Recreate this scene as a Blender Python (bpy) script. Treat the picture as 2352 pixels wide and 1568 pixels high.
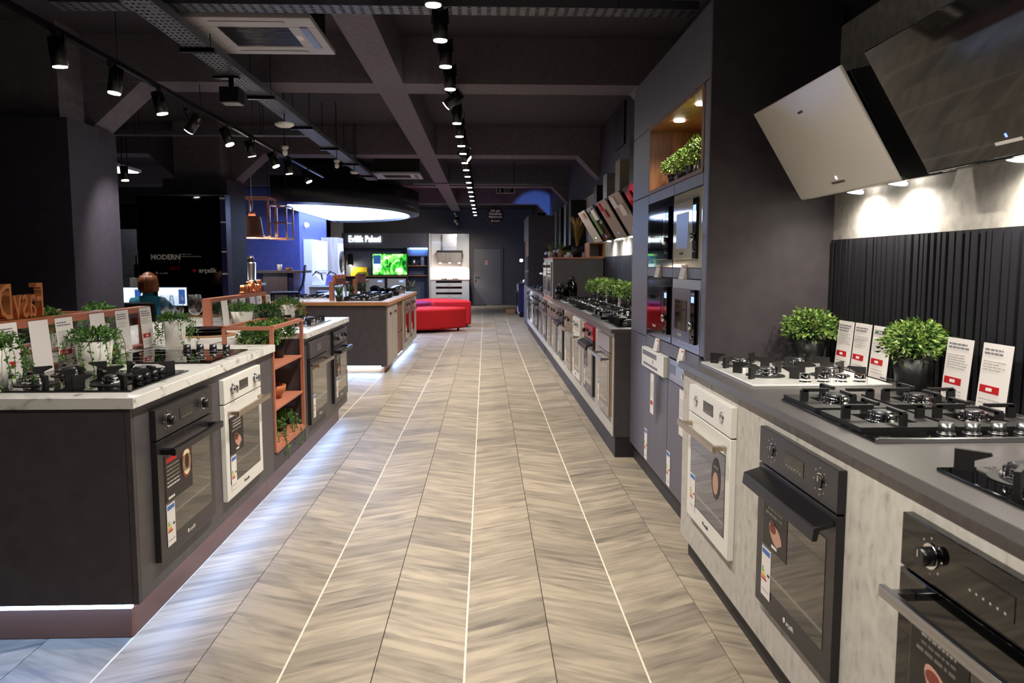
import bpy, bmesh, math, random
from mathutils import Vector, Matrix
R = math.radians
scene = bpy.context.scene
for o in list(bpy.data.objects):
    bpy.data.objects.remove(o)
C = scene.collection
random.seed(7)

# ------------------------------------------------------------------ camera, world, exposure
cd = bpy.data.cameras.new('camera')
cam = bpy.data.objects.new('camera', cd)
C.objects.link(cam)
cam.location = (0, 0, 1.40)
cam.rotation_euler = (R(90 - 5.63), 0, R(-1.98))
cd.sensor_width = 36.0
cd.lens = 27.0
cd.clip_start = 0.05
cd.clip_end = 200
cd.dof.use_dof = True
cd.dof.focus_distance = 3.6
cd.dof.aperture_fstop = 5.6
scene.camera = cam
world = bpy.data.worlds.new('world')
scene.world = world
world.use_nodes = True
world.node_tree.nodes['Background'].inputs[0].default_value = (0.02, 0.02, 0.035, 1)
world.node_tree.nodes['Background'].inputs[1].default_value = 0.3
vs = scene.view_settings
vs.view_transform = 'Standard'
vs.look = 'None'
vs.exposure = 0.8
vs.gamma = 1.0
vs.use_curve_mapping = False
SPOT_W = 68.0            # aisle track spots
WARM = (1.0, 0.925, 0.82)
COOL = (0.42, 0.56, 1.0)

# ------------------------------------------------------------------ materials
def lin(c):
    if isinstance(c, str):
        c = [int(c[i:i + 2], 16) / 255 for i in (0, 2, 4)]
        c = [x / 12.92 if x <= .04045 else ((x + .055) / 1.055) ** 2.4 for x in c]
    return (c[0], c[1], c[2], 1)
MAT = {}
def mat(name, col, rough=.5, metal=0., spec=.5, emit=None, es=0., coat=0., trans=0., ior=1.45, alpha=1.):
    m = bpy.data.materials.new(name)
    m.use_nodes = True
    b = m.node_tree.nodes['Principled BSDF']
    b.inputs['Base Color'].default_value = lin(col)
    b.inputs['Roughness'].default_value = rough
    b.inputs['Metallic'].default_value = metal
    b.inputs['Specular IOR Level'].default_value = spec
    b.inputs['Coat Weight'].default_value = coat
    b.inputs['Transmission Weight'].default_value = trans
    b.inputs['IOR'].default_value = ior
    if emit:
        b.inputs['Emission Color'].default_value = lin(emit)
        b.inputs['Emission Strength'].default_value = es
    MAT[name] = m
    return m
def nd(m, t, **k):
    n = m.node_tree.nodes.new(t)
    for a, v in k.items():
        setattr(n, a, v)
    return n
def lk(m, a, b):
    m.node_tree.links.new(a, b)
def ramp(m, fac, stops):
    r = nd(m, 'ShaderNodeValToRGB')
    el = r.color_ramp.elements
    while len(el) < len(stops):
        el.new(.5)
    for e, (p, c) in zip(el, stops):
        e.position = p
        e.color = lin(c)
    lk(m, fac, r.inputs[0])
    return r.outputs[0]
def noise_mat(name, stops, scale=(5, 5, 5), detail=4, rough=.5, nscale=1., bump=0., coords='Object', spec=.5, metal=0., dist=0.):
    m = mat(name, stops[0][1], rough, metal, spec)
    b = m.node_tree.nodes['Principled BSDF']
    tc = nd(m, 'ShaderNodeTexCoord')
    mp = nd(m, 'ShaderNodeMapping')
    mp.inputs['Scale'].default_value = scale
    lk(m, tc.outputs[coords], mp.inputs[0])
    n = nd(m, 'ShaderNodeTexNoise')
    n.inputs['Scale'].default_value = nscale
    n.inputs['Detail'].default_value = detail
    n.inputs['Distortion'].default_value = dist
    lk(m, mp.outputs[0], n.inputs[0])
    lk(m, ramp(m, n.outputs[0], stops), b.inputs['Base Color'])
    if bump:
        bp = nd(m, 'ShaderNodeBump')
        bp.inputs['Strength'].default_value = bump
        bp.inputs['Distance'].default_value = .002
        lk(m, n.outputs[0], bp.inputs['Height'])
        lk(m, bp.outputs[0], b.inputs['Normal'])
    return m

def plank_material():
    m = mat('floor_plank', '9a8f80', .42, 0, .45)
    b = m.node_tree.nodes['Principled BSDF']
    tc = nd(m, 'ShaderNodeTexCoord')
    oi = nd(m, 'ShaderNodeObjectInfo')
    ge = nd(m, 'ShaderNodeNewGeometry')
    rs = nd(m, 'ShaderNodeMath', operation='ADD')
    lk(m, oi.outputs['Random'], rs.inputs[0]); lk(m, ge.outputs['Random Per Island'], rs.inputs[1])
    fr = nd(m, 'ShaderNodeMath', operation='FRACT'); lk(m, rs.outputs[0], fr.inputs[0])
    wn = nd(m, 'ShaderNodeMath', operation='MULTIPLY'); lk(m, fr.outputs[0], wn.inputs[0]); wn.inputs[1].default_value = 57.
    sep = nd(m, 'ShaderNodeSeparateXYZ'); lk(m, tc.outputs['UV'], sep.inputs[0])
    def field(su, sv, off, detail, dist):
        a = nd(m, 'ShaderNodeMath', operation='MULTIPLY'); lk(m, sep.outputs[0], a.inputs[0]); a.inputs[1].default_value = su
        c = nd(m, 'ShaderNodeMath', operation='MULTIPLY'); lk(m, sep.outputs[1], c.inputs[0]); c.inputs[1].default_value = sv
        z = nd(m, 'ShaderNodeMath', operation='ADD'); lk(m, wn.outputs[0], z.inputs[0]); z.inputs[1].default_value = off
        cb = nd(m, 'ShaderNodeCombineXYZ'); lk(m, a.outputs[0], cb.inputs[0]); lk(m, c.outputs[0], cb.inputs[1]); lk(m, z.outputs[0], cb.inputs[2])
        n = nd(m, 'ShaderNodeTexNoise'); n.inputs['Scale'].default_value = 1; n.inputs['Detail'].default_value = detail
        n.inputs['Distortion'].default_value = dist
        lk(m, cb.outputs[0], n.inputs[0])
        return n.outputs[0]
    streak = field(2.8, 24, 0, 5, .8)
    patch = field(3.2, 11, 31, 3, 1.0)
    c1 = ramp(m, streak, [(.33, '6b655d'), (.45, '8f877b'), (.56, 'a79d8f'), (.72, 'b8ad9d')])
    c2 = ramp(m, patch, [(.32, '78716a'), (.50, 'a2988a'), (.70, 'b7ac9c')])
    mx = nd(m, 'ShaderNodeMixRGB'); mx.inputs[0].default_value = .45
    lk(m, c1, mx.inputs[1]); lk(m, c2, mx.inputs[2])
    tone = ramp(m, fr.outputs[0], [(0, 'a8a39c'), (.25, 'cfc7bb'), (.6, 'ddd6ca'), (1, 'efe8dc')])
    mu = nd(m, 'ShaderNodeMixRGB', blend_type='MULTIPLY'); mu.inputs[0].default_value = .7
    lk(m, mx.outputs[0], mu.inputs[1]); lk(m, tone, mu.inputs[2])
    br = nd(m, 'ShaderNodeBrightContrast'); br.inputs[1].default_value = .04; br.inputs[2].default_value = .05
    lk(m, mu.outputs[0], br.inputs[0])
    lk(m, br.outputs[0], b.inputs['Base Color'])
    bp = nd(m, 'ShaderNodeBump'); bp.inputs['Strength'].default_value = .12; bp.inputs['Distance'].default_value = .002
    lk(m, streak, bp.inputs['Height']); lk(m, bp.outputs[0], b.inputs['Normal'])
plank_material()
mat('grout', 'd9cfbd', .8)
mat('floor_joint', '2c2824', .9)
noise_mat('dark_paint', [(.3, '2b2733'), (.7, '34303d')], nscale=3, bump=.05, rough=.62)
noise_mat('ceiling_paint', [(.3, '322c35'), (.7, '3c3640')], nscale=4, bump=.1, rough=.8)
noise_mat('beam_paint', [(.3, '585059'), (.7, '665e67')], nscale=4, bump=.1, rough=.75)
noise_mat('navy_paint', [(.3, '343c78'), (.7, '3d4688')], nscale=2, bump=.05, rough=.55)
noise_mat('back_paint', [(.3, '4a4647'), (.7, '524e4f')], nscale=2, rough=.6)
noise_mat('anthracite', [(.3, '4a4649'), (.7, '524e51')], nscale=3, rough=.42)
noise_mat('anthracite_side', [(.3, '423c41'), (.7, '4b4549')], nscale=3, rough=.5)
noise_mat('tower_face', [(.3, '55525e'), (.7, '5d5a66')], nscale=3, rough=.4, spec=.9)
noise_mat('concrete_panel', [(.24, '9a958c'), (.40, 'b6b1a9'), (.55, 'bfbab2'), (.8, 'c9c5bd')], scale=(26, 26, 15), detail=5, rough=.5, nscale=1.3, dist=.3)
noise_mat('concrete_wall', [(.3, '9b968f'), (.7, 'bcb7b0')], nscale=4, detail=6, rough=.6, dist=.4)
noise_mat('worktop_grey', [(.3, '4e4b4b'), (.7, '5a5656')], nscale=30, rough=.32)
noise_mat('marble', [(.33, 'a19d97'), (.40, 'd2cfc9'), (.47, 'e6e4e0'), (.9, 'efede9')], scale=(5, 5, 9), detail=7, rough=.18, nscale=1.3, dist=1.4)
noise_mat('walnut', [(.3, '5e3a24'), (.5, '7d5133'), (.7, '94643f')], scale=(14, 14, 1.5), detail=5, rough=.45, nscale=1.2, dist=.8)
noise_mat('grey_oak', [(.3, '8f857b'), (.5, 'a2978c'), (.7, 'b0a69b')], scale=(16, 16, 1.2), detail=5, rough=.5, nscale=1.2, dist=.8)
noise_mat('oak_edge', [(.3, '9a6a42'), (.7, 'b98459')], scale=(3, 14, 14), detail=4, rough=.5)
noise_mat('fabric_red', [(.3, 'c2121a'), (.7, 'd41a22')], nscale=60, rough=.85, bump=.3)
noise_mat('fabric_magenta', [(.3, '7d1450'), (.7, '8c1a5c')], nscale=60, rough=.85, bump=.3)
noise_mat('fabric_teal', [(.3, '2c7896'), (.7, '348aa8')], nscale=80, rough=.9, bump=.3)
noise_mat('hair', [(.3, '5a2c16'), (.7, '96542a')], scale=(60, 60, 4), rough=.45)
noise_mat('steel', [(.3, '9a9a9c'), (.7, 'b4b4b6')], scale=(1, 1, 60), rough=.28, metal=1.)
noise_mat('cast_iron', [(.3, '141314'), (.7, '1d1b1c')], nscale=80, rough=.5, bump=.2)
noise_mat('galvanised', [(.3, '5c5f68'), (.7, '787b86')], nscale=40, rough=.5, metal=.7)
noise_mat('rattan', [(.35, '6b4a30'), (.65, 'a87c52')], nscale=120, rough=.8, bump=.6)
noise_mat('screen_leaf', [(.32, '06280a'), (.45, '1f8a22'), (.56, '7fe060'), (.68, 'e8ffe0')], scale=(3, 3, 2.2), detail=2, nscale=1.5, dist=1.2)
m = MAT['screen_leaf']; b = m.node_tree.nodes['Principled BSDF']
lk(m, b.inputs['Base Color'].links[0].from_socket, b.inputs['Emission Color']); b.inputs['Emission Strength'].default_value = 1.6
mat('black_glass', '050506', .04, 0, .6)
mat('oven_glass', '0d0e0d', .05, 0, .9, coat=.6)
mat('dark_mirror', '3a3a3c', .08, .9)
mat('navy_glass', '0a1030', .05, 0, .8, coat=1.)
mat('black_satin', '131214', .32)
mat('black_matt', '0e0d0f', .6)
mat('black_metal', '17161a', .35, .6)
mat('oven_black', '262427', .3)
mat('cream', 'e4e2dc', .28)
mat('cream_glass', 'd9d4c6', .06, 0, .8, coat=.8)
mat('white', 'ecebe8', .4)
mat('white_gloss', 'f0efeb', .1, coat=.6)
mat('white_plaster', 'd6d2ca', .6)
mat('hood_glass', 'd4cec5', .22, 0, .4)
mat('hood_beige', '99917f', .35)
mat('ac_white', 'aaa6aa', .5)
mat('hood_black', '0a0909', .04, 0, .62)
mat('chrome', 'd8d8da', .07, 1.)
mat('champagne', 'b9ab96', .3, .9)
mat('steel_dark', '6c6c70', .3, .9)
mat('plinth_dark', '2f2b2e', .5)
mat('copper', 'd39a7e', .35, .12)
mat('copper_paint', 'b4725a', .45, .1)
mat('copper_shine', 'd98a58', .2, .65)
mat('copper_plinth', '8a6150', .38, .7)
mat('slat', '1c1b22', .5)
mat('slat_back', '121116', .7)
mat('red_print', 'b8141e', .5)
mat('red_panel', '9c1216', .3)
mat('ink', '3c3a3c', .7)
mat('ink_light', 'a9a6a4', .7)
mat('ink_grey', '77737a', .7)
mat('ink_white', 'd6d2cc', .6)
mat('paper', 'e4dedb', .7)
mat('poster_black', '1b1716', .4)
mat('meat', 'bf9382', .6)
mat('meat_dark', '7a3b2c', .6)
mat('cream_food', 'e6d3b5', .6)
mat('label_blue', '4a72b8', .6)
mat('label_green', '6fae4c', .6)
mat('label_yellow', 'e3c53e', .6)
mat('label_orange', 'd98a3a', .6)
mat('yellow_print', 'f0d41c', .6)
mat('lime_print', 'b4cc2a', .6)
mat('blue_print', '2c3a9a', .5)
mat('pot_black', '1c1a1c', .45)
mat('pot_white', 'dbd8d0', .5)
mat('terracotta', 'b98a6a', .7)
mat('soil', '2a1d14', .95)
mat('bowl_wood', 'b06a3c', .45)
mat('plate_black', '0d0c0e', .2)
mat('skin', 'c48d70', .55)
mat('dark_cloth', '1e1c24', .85)
mat('door_grey', '615e5f', .5)
mat('lilac', '6c6ac0', .3)
mat('teal_dark', '16324a', .5)
mat('navy_panel', '2a2a56', .4)
mat('slate_blue', '59647c', .5)
mat('purple_glow', '6a3a6a', .4)
mat('lens', 'ffffff', .3, emit=(1, .96, .88), es=26)
mat('lens_hood', 'ffffff', .3, emit=(1, .95, .85), es=22)
mat('lens_cool', 'ffffff', .3, emit=(.85, .9, 1.), es=9)
mat('led_strip', 'ffffff', .3, emit=(.25, .48, 1.), es=19)
mat('ceiling_glow', 'ffffff', .4, emit=(.40, .56, 1.), es=7.5)
mat('sign_glow', 'ffffff', .4, emit=(.85, 1., .96), es=3.5)
mat('screen_white', 'c8dcf4', .3, emit=(.62, .78, 1.), es=.75)
mat('screen_blue', '16244a', .3, emit=(.02, .06, .2), es=1.)
mat('display_blue', '101a50', .3, emit=(.2, .3, 1.), es=1.5)
mat('led_white', 'ffffff', .3, emit=(.8, .88, 1.), es=6)
mat('glass', 'ffffff', .02, 0, .5, trans=1., ior=1.45)

def acrylic():
    m = bpy.data.materials.new('acrylic'); m.use_nodes = True
    nt = m.node_tree
    for n in list(nt.nodes): nt.nodes.remove(n)
    out = nd(m, 'ShaderNodeOutputMaterial'); mx = nd(m, 'ShaderNodeMixShader')
    tr = nd(m, 'ShaderNodeBsdfTransparent'); gl = nd(m, 'ShaderNodeBsdfGlossy'); lw = nd(m, 'ShaderNodeLayerWeight'); pw = nd(m, 'ShaderNodeMath', operation='POWER'); fr = nd(m, 'ShaderNodeMath', operation='MULTIPLY_ADD')
    lk(m, lw.outputs['Facing'], pw.inputs[0]); pw.inputs[1].default_value = 4.0; lk(m, pw.outputs[0], fr.inputs[0]); fr.inputs[1].default_value = .8; fr.inputs[2].default_value = .06; lw.inputs[0].default_value = .5
    tr.inputs[0].default_value = (.93, .94, .95, 1); gl.inputs['Roughness'].default_value = .04
    lk(m, fr.outputs[0], mx.inputs[0]); lk(m, tr.outputs[0], mx.inputs[1]); lk(m, gl.outputs[0], mx.inputs[2]); lk(m, mx.outputs[0], out.inputs[0])
    MAT['acrylic'] = m
acrylic()
def leaf_mat(name, cols):
    m = mat(name, cols[0], .5, 0, .4)
    b = m.node_tree.nodes['Principled BSDF']
    ge = nd(m, 'ShaderNodeNewGeometry')
    lk(m, ramp(m, ge.outputs['Random Per Island'], [(i / max(1, len(cols) - 1), c) for i, c in enumerate(cols)]), b.inputs['Base Color'])
    b.inputs['Subsurface Weight'].default_value = 0
leaf_mat('leaf_light', ['33551f', '587a30', '7b9845', 'a2b86a'])
leaf_mat('leaf_mid', ['2f5526', '507a36', '7a9c4c'])
leaf_mat('leaf_dark', ['1c3a1a', '335a26', '4c7a34'])
leaf_mat('grass_gold', ['6a6a22', '8f7c2c', 'b59a4c'])
leaf_mat('straw', ['b8924c', 'd9bc80'])

# ------------------------------------------------------------------ mesh helpers
class MB:
    def __init__(s):
        s.v = []; s.f = []; s.m = []; s.s = []; s.uv = None
    def face(s, idx, m=0, sm=False):
        s.f.append(tuple(idx)); s.m.append(m); s.s.append(sm)
    def box(s, x0, x1, y0, y1, z0, z1, m=0):
        k = len(s.v)
        s.v += [(x0, y0, z0), (x1, y0, z0), (x1, y1, z0), (x0, y1, z0), (x0, y0, z1), (x1, y0, z1), (x1, y1, z1), (x0, y1, z1)]
        for q in ((0, 3, 2, 1), (4, 5, 6, 7), (0, 1, 5, 4), (1, 2, 6, 5), (2, 3, 7, 6), (3, 0, 4, 7)):
            s.face([k + i for i in q], m)
        return s
    def prism(s, poly, axis, a0, a1, m=0):
        k = len(s.v); n = len(poly)
        for a in (a0, a1):
            for p in poly:
                s.v.append({'x': (a, p[0], p[1]), 'y': (p[0], a, p[1]), 'z': (p[0], p[1], a)}[axis])
        s.face([k + i for i in range(n)], m); s.face([k + n + i for i in reversed(range(n))], m)
        for i in range(n):
            j = (i + 1) % n
            s.face((k + i, k + j, k + n + j, k + n + i), m)
        return s
    def cyl(s, p0, p1, r0, r1=None, n=16, m=0, caps=True, sm=True, cm=None):
        p0 = Vector(p0); p1 = Vector(p1); r1 = r0 if r1 is None else r1
        d = (p1 - p0).normalized()
        a = d.orthogonal().normalized(); b = d.cross(a)
        k = len(s.v)
        for p, r in ((p0, r0), (p1, r1)):
            for i in range(n):
                t = 2 * math.pi * i / n
                s.v.append(tuple(p + a * (r * math.cos(t)) + b * (r * math.sin(t))))
        for i in range(n):
            j = (i + 1) % n
            s.face((k + i, k + j, k + n + j, k + n + i), m, sm)
        if caps:
            s.face([k + i for i in reversed(range(n))], m if cm is None else cm); s.face([k + n + i for i in range(n)], m if cm is None else cm)
        return s
    def lathe(s, prof, c=(0, 0, 0), n=20, m=0, sm=True):
        k = len(s.v)
        for r, z in prof:
            for i in range(n):
                t = 2 * math.pi * i / n
                s.v.append((c[0] + r * math.cos(t), c[1] + r * math.sin(t), c[2] + z))
        for q in range(len(prof) - 1):
            for i in range(n):
                j = (i + 1) % n
                s.face((k + q * n + i, k + q * n + j, k + (q + 1) * n + j, k + (q + 1) * n + i), m, sm)
        return s
    def tube(s, pts, r, n=6, m=0, sm=True):
        pts = [Vector(p) for p in pts]
        k = len(s.v); up = None
        for i, p in enumerate(pts):
            d = (pts[min(i + 1, len(pts) - 1)] - pts[max(i - 1, 0)]).normalized()
            a = d.orthogonal().normalized() if up is None else (up - d * up.dot(d)).normalized()
            up = a; b = d.cross(a)
            rr = r[i] if isinstance(r, (list, tuple)) else r
            for j in range(n):
                t = 2 * math.pi * j / n
                s.v.append(tuple(p + a * (rr * math.cos(t)) + b * (rr * math.sin(t))))
        for i in range(len(pts) - 1):
            for j in range(n):
                q = (j + 1) % n
                s.face((k + i * n + j, k + i * n + q, k + (i + 1) * n + q, k + (i + 1) * n + j), m, sm)
        s.face([k + j for j in reversed(range(n))], m); s.face([k + (len(pts) - 1) * n + j for j in range(n)], m)
        return s
    def ellipsoid(s, c, r, nu=12, nv=8, m=0):
        k = len(s.v)
        for i in range(nv + 1):
            ph = math.pi * i / nv
            for j in range(nu):
                t = 2 * math.pi * j / nu
                rr = max(math.sin(ph), 1e-3)
                s.v.append((c[0] + r[0] * rr * math.cos(t), c[1] + r[1] * rr * math.sin(t), c[2] + r[2] * math.cos(ph)))
        for i in range(nv):
            for j in range(nu):
                q = (j + 1) % nu
                s.face((k + i * nu + j, k + (i + 1) * nu + j, k + (i + 1) * nu + q, k + i * nu + q), m, True)
        return s
    def disc(s, c, rx, rz, n=20, m=0, axis='y', t=.001):
        # thin elliptic plate facing -y (axis y), thickness t
        poly = [(c[0] + rx * math.cos(2 * math.pi * i / n), c[2] + rz * math.sin(2 * math.pi * i / n)) for i in range(n)]
        return s.prism(poly, 'y', c[1], c[1] + t, m)
    def leaf(s, p, d, w, l, m=0):
        # folded leaf of two triangles per half, p base, d direction
        d = Vector(d).normalized(); a = d.orthogonal().normalized()
        a = Matrix.Rotation(random.uniform(0, 6.28), 3, d) @ a
        p = Vector(p); up = d.cross(a) * (w * .35)
        k = len(s.v)
        s.v += [tuple(p), tuple(p + d * l * .5 + a * w * .5 + up), tuple(p + d * l), tuple(p + d * l * .5 - a * w * .5 + up)]
        s.face((k, k + 1, k + 2), m); s.face((k, k + 2, k + 3), m)
        return s
    def mesh(s, name, mats, recalc=True):
        me = bpy.data.meshes.new(name)
        me.from_pydata(s.v, [], s.f)
        for x in mats:
            me.materials.append(MAT[x])
        me.polygons.foreach_set('material_index', s.m)
        me.polygons.foreach_set('use_smooth', s.s)
        if s.uv:
            ul = me.uv_layers.new(name='UVMap')
            ul.data.foreach_set('uv', [c for f in s.f for i in f for c in s.uv[i]])
        if recalc:
            bm = bmesh.new(); bm.from_mesh(me)
            bmesh.ops.recalc_face_normals(bm, faces=bm.faces)
            bm.to_mesh(me); bm.free()
        me.update()
        return me
    def build(s, name, mats, parent=None, bevel=0., recalc=True):
        if isinstance(mats, str): mats = [mats]
        return put(name, s.mesh(name, mats, recalc), parent, bevel)
SMALL = {'print', 'touch_mark', 'dial_mark', 'small_print', 'hanger', 'hair', 'cooking_zone', 'grille_bar', 'tray_bed', 'floor_bolt', 'face_features'}
def put(name, me, parent=None, bevel=0., loc=None):
    o = bpy.data.objects.new(name, me)
    if name in SMALL and parent: o['kind'] = 'stuff'
    C.objects.link(o)
    if parent: o.parent = parent
    if loc: o.location = loc
    if bevel:
        b = o.modifiers.new('bevel', 'BEVEL'); b.width = bevel; b.segments = 2; b.limit_method = 'ANGLE'
        o.data.set_sharp_from_angle(angle=R(40))
    return o
def tag(o, label, cat, group=None, kind=None):
    if label: o['label'] = label
    if cat: o['category'] = cat
    if group: o['group'] = group
    if kind: o['kind'] = kind
    return o
def thing(name, label, cat, loc=(0, 0, 0), rz=0., group=None):
    o = bpy.data.objects.new(name, None)
    o.empty_display_size = .1
    C.objects.link(o)
    o.location = loc; o.rotation_euler = (0, 0, R(rz))
    return tag(o, label, cat, group)
def bx(name, m, x0, x1, y0, y1, z0, z1, parent=None, bevel=0.):
    return MB().box(x0, x1, y0, y1, z0, z1).build(name, m, parent, bevel)
def struct(o, label=None):
    o['kind'] = 'structure'
    if label: o['label'] = label
    return o
def copy_tree(o, loc=None, rz=None, label=None, parent=None):
    c = o.copy(); C.objects.link(c)
    c.parent = parent
    if loc is not None: c.location = loc
    if rz is not None: c.rotation_euler = (0, 0, R(rz))
    if label: c['label'] = label
    for ch in o.children:
        copy_tree(ch, parent=c)
    return c
TXT = {}
def text_mesh(body, size, ext, m, mirror=False, bold=0.):
    key = (body, size, ext, m, mirror)
    if key in TXT: return TXT[key]
    cu = bpy.data.curves.new('text', 'FONT')
    cu.body = body; cu.size = size; cu.extrude = ext; cu.resolution_u = 2; cu.offset = bold * size
    cu.align_x = 'CENTER'; cu.align_y = 'CENTER'
    ob = bpy.data.objects.new('text', cu); C.objects.link(ob)
    me = bpy.data.meshes.new_from_object(ob.evaluated_get(bpy.context.evaluated_depsgraph_get()))
    bpy.data.objects.remove(ob); bpy.data.curves.remove(cu)
    me.transform(Matrix.Rotation(R(90), 4, 'X'))
    if mirror: me.transform(Matrix.Rotation(R(180), 4, 'Z'))
    me.materials.clear(); me.materials.append(MAT[m])
    me.name = 'lettering'
    TXT[key] = me
    return me
def text(name, body, size, ext, m, loc, parent=None, mirror=False, bold=0.):
    return put(name, text_mesh(body, size, ext, m, mirror, bold), parent, loc=loc)
ORD = ['first', 'second', 'third', 'fourth', 'fifth', 'sixth', 'seventh', 'eighth', 'ninth', 'tenth', 'eleventh', 'twelfth', 'thirteenth',
       'fourteenth', 'fifteenth', 'sixteenth', 'seventeenth', 'eighteenth', 'nineteenth', 'twentieth', 'twenty-first', 'twenty-second',
       'twenty-third', 'twenty-fourth', 'twenty-fifth', 'twenty-sixth', 'twenty-seventh', 'twenty-eighth', 'twenty-ninth', 'thirtieth']
# ------------------------------------------------------------------ structure
XW, YB, ZC = 1.68, 27.6, 3.40
fl = struct(bx('floor', 'floor_joint', -12, XW, -4, YB, -.12, -.006))
far_floor = bx('side_floor', 'floor_plank', -12, -2.605, -4, YB, -.006, 0.0, fl)
bx('entrance_floor', 'floor_plank', -2.605, XW, -4, 1.35, -.006, 0.0, fl)
COLW = .315
X0 = -.077                                   # a light grout line
def plank_uv(mb, pts, ang):
    ca, sa = math.cos(ang), math.sin(ang)
    return [(p[0] * ca + p[1] * sa, -p[0] * sa + p[1] * ca) for p in pts]
def plank_geo(mb, xa, xb, ya, p, slope, g=.00005):
    k = len(mb.v)
    xm = (xa + xb) / 2
    c = [(xa, ya + slope * (xa - xm) + g), (xb, ya + slope * (xb - xm) + g), (xb, ya + p + slope * (xb - xm) - g), (xa, ya + p + slope * (xa - xm) - g)]
    b = .0002
    top = [(c[0][0] + b, c[0][1] + b), (c[1][0] - b, c[1][1] + b), (c[2][0] - b, c[2][1] - b), (c[3][0] + b, c[3][1] - b)]
    mb.v += [(x, y, -.006) for x, y in c] + [(x, y, 0.) for x, y in top]
    mb.face((k + 4, k + 5, k + 6, k + 7))
    for i in range(4):
        j = (i + 1) % 4
        mb.face((k + i, k + j, k + 4 + j, k + 4 + i))
    if mb.uv is None: mb.uv = []
    mb.uv += plank_uv(mb, c + top, math.atan(slope))
PITCH = (.098, .125, .155, .185)
VAR = {}
for si in (1, -1):
    for p in PITCH:
        mb = MB(); mb.uv = []
        plank_geo(mb, -COLW / 2 + .0016, COLW / 2 - .0016, 0, p, .50 * si)
        VAR[(si, p)] = mb.mesh('plank', ['floor_plank'], False)
rnd = random.Random(3)
allp = []
for k in range(-8, 4):
    xa = X0 + k * COLW
    si = 1 if k % 2 == 0 else -1
    y = 1.35 + rnd.uniform(0, .1)
    while y < YB - .25:
        p = rnd.choice(PITCH)
        allp.append((xa + COLW / 2, y, p, si)); y += p
def seen(q):
    x, y = q[0], q[1]
    if y < 2.05 or x > .99: return 99
    if x < -1.3 and y > 2.85: return 60 + y
    return y * .92 + abs(x) * .4
allp.sort(key=seen)
for q in allp[:300]:
    put('plank', VAR[(q[3], q[2])], fl, loc=(q[0], q[1], 0))
mb = MB(); mb.uv = []
for x, y, p, si in allp[300:]:
    if y + p > YB: continue
    plank_geo(mb, x - COLW / 2 + .0016, x + COLW / 2 - .0016, y, p, .50 * si)
o = mb.build('distant_planks', 'floor_plank', fl, recalc=False); o['kind'] = 'stuff'
for k in range(-4, 2):
    bx('grout_line', 'grout', X0 + k * 2 * COLW - .0035, X0 + k * 2 * COLW + .0035, 1.35, YB, -.006, .0002, fl)

struct(bx('ceiling', 'ceiling_paint', -12, XW, -4, YB, ZC, ZC + .1))
wr = struct(bx('wall_right', 'dark_paint', XW, XW + .1, -4, YB, 0, ZC))
struct(bx('wall_back', 'back_paint', -12, XW, YB, YB + .1, 0, ZC))
struct(bx('wall_left', 'dark_paint', -12.1, -12, -4, YB, 0, ZC))
struct(bx('wall_front', 'dark_paint', -12, XW, -4.1, -4, 0, ZC))
struct(MB().box(-.98, -.72, -4, 22.9, 3.0, ZC).build('ceiling_beam', 'beam_paint'))
for y in (-1.76, 2.62, 7.0, 11.38, 15.76, 20.14):
    mb = MB()
    for a, b_ in ((-12, -.981), (-.719, XW)):
        mb.box(a, b_, y, y + .4, 3.0, ZC)
    mb.prism([(XW, 3.0), (1.36, 3.0), (XW, 2.68)], 'y', y + .02, y + .38)
    struct(mb.build('ceiling_beam', 'beam_paint'))
def column(x0, x1, y0, y1, yb):
    mb = MB().box(x0, x1, y0, y1, 0, 2.60)
    c = struct(mb.build('column', 'dark_paint'))
    mb = MB().box(x0 + .12, x1 - .12, y0 + .12, y1 - .12, 2.60, ZC)
    for s in (1, -1):
        xe = x1 - .12 if s == 1 else x0 + .12
        mb.prism([(xe, 2.55), (xe, 3.0), (xe + s * .5, 3.0)], 'y', yb + .02, yb + .38)
    mb.build('column_head', 'beam_paint', c)
column(-4.25, -3.39, 6.5, 7.33, 7.0)
column(-4.45, -3.57, 10.92, 11.72, 11.38)
column(-4.45, -3.57, 2.2, 3.0, 2.62)
struct(bx('wall_kitchen', 'navy_paint', -5.3, -3.80, 16.0, 18.7, 0, 2.98))
struct(bx('wall_niche', 'dark_paint', -12, -5.2, YB - .35, YB, 0, ZC))
struct(bx('trim_1', 'white_plaster', -5.32, -4.95, 26.9, 27.25, 0, 2.9))
# slatted dado and plaster band on the right wall
def dado(y0, y1, single, label):
    r = thing('slatted_wall_panel', label, 'wall panel', (0, 0, 0))
    bx('backing_board', 'slat_back', 1.657, 1.679, y0, y1, .95, 1.52, r)
    rr = random.Random(5)
    y = y0; mb = MB(); base = MB().box(1.632, 1.657, 0, 1, .95, 1.52).mesh('slat', ['slat'])
    while y < y1 - .05:
        w = rr.choice((.020, .030, .042))
        if single:
            o = put('slat', base, r); o.location.y = y; o.scale.y = w
        else:
            mb.box(1.632, 1.657, y, y + w, .95, 1.52)
        y += w + rr.choice((.008, .012, .02))
    if not single:
        o = mb.build('slats', 'slat', r); o['kind'] = 'stuff'
dado(.7, 3.63, True, 'black vertical slat panel behind the near right-hand hobs')
dado(5.57, 10.58, False, 'dark slat panel behind the plants on the far right counter')
p1 = bx('plaster_wall_panel', 'concrete_wall', 1.650, 1.679, .7, 3.63, 1.522, 2.5)
tag(p1, 'grey plaster wall panel above the near slats, lit by hood lamps', 'wall panel')
p2 = bx('plaster_wall_panel', 'concrete_wall', 1.650, 1.679, 5.57, 16.9, 1.522, 2.5)
tag(p2, 'long pale wall panel behind the far row of hoods', 'wall panel')
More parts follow.
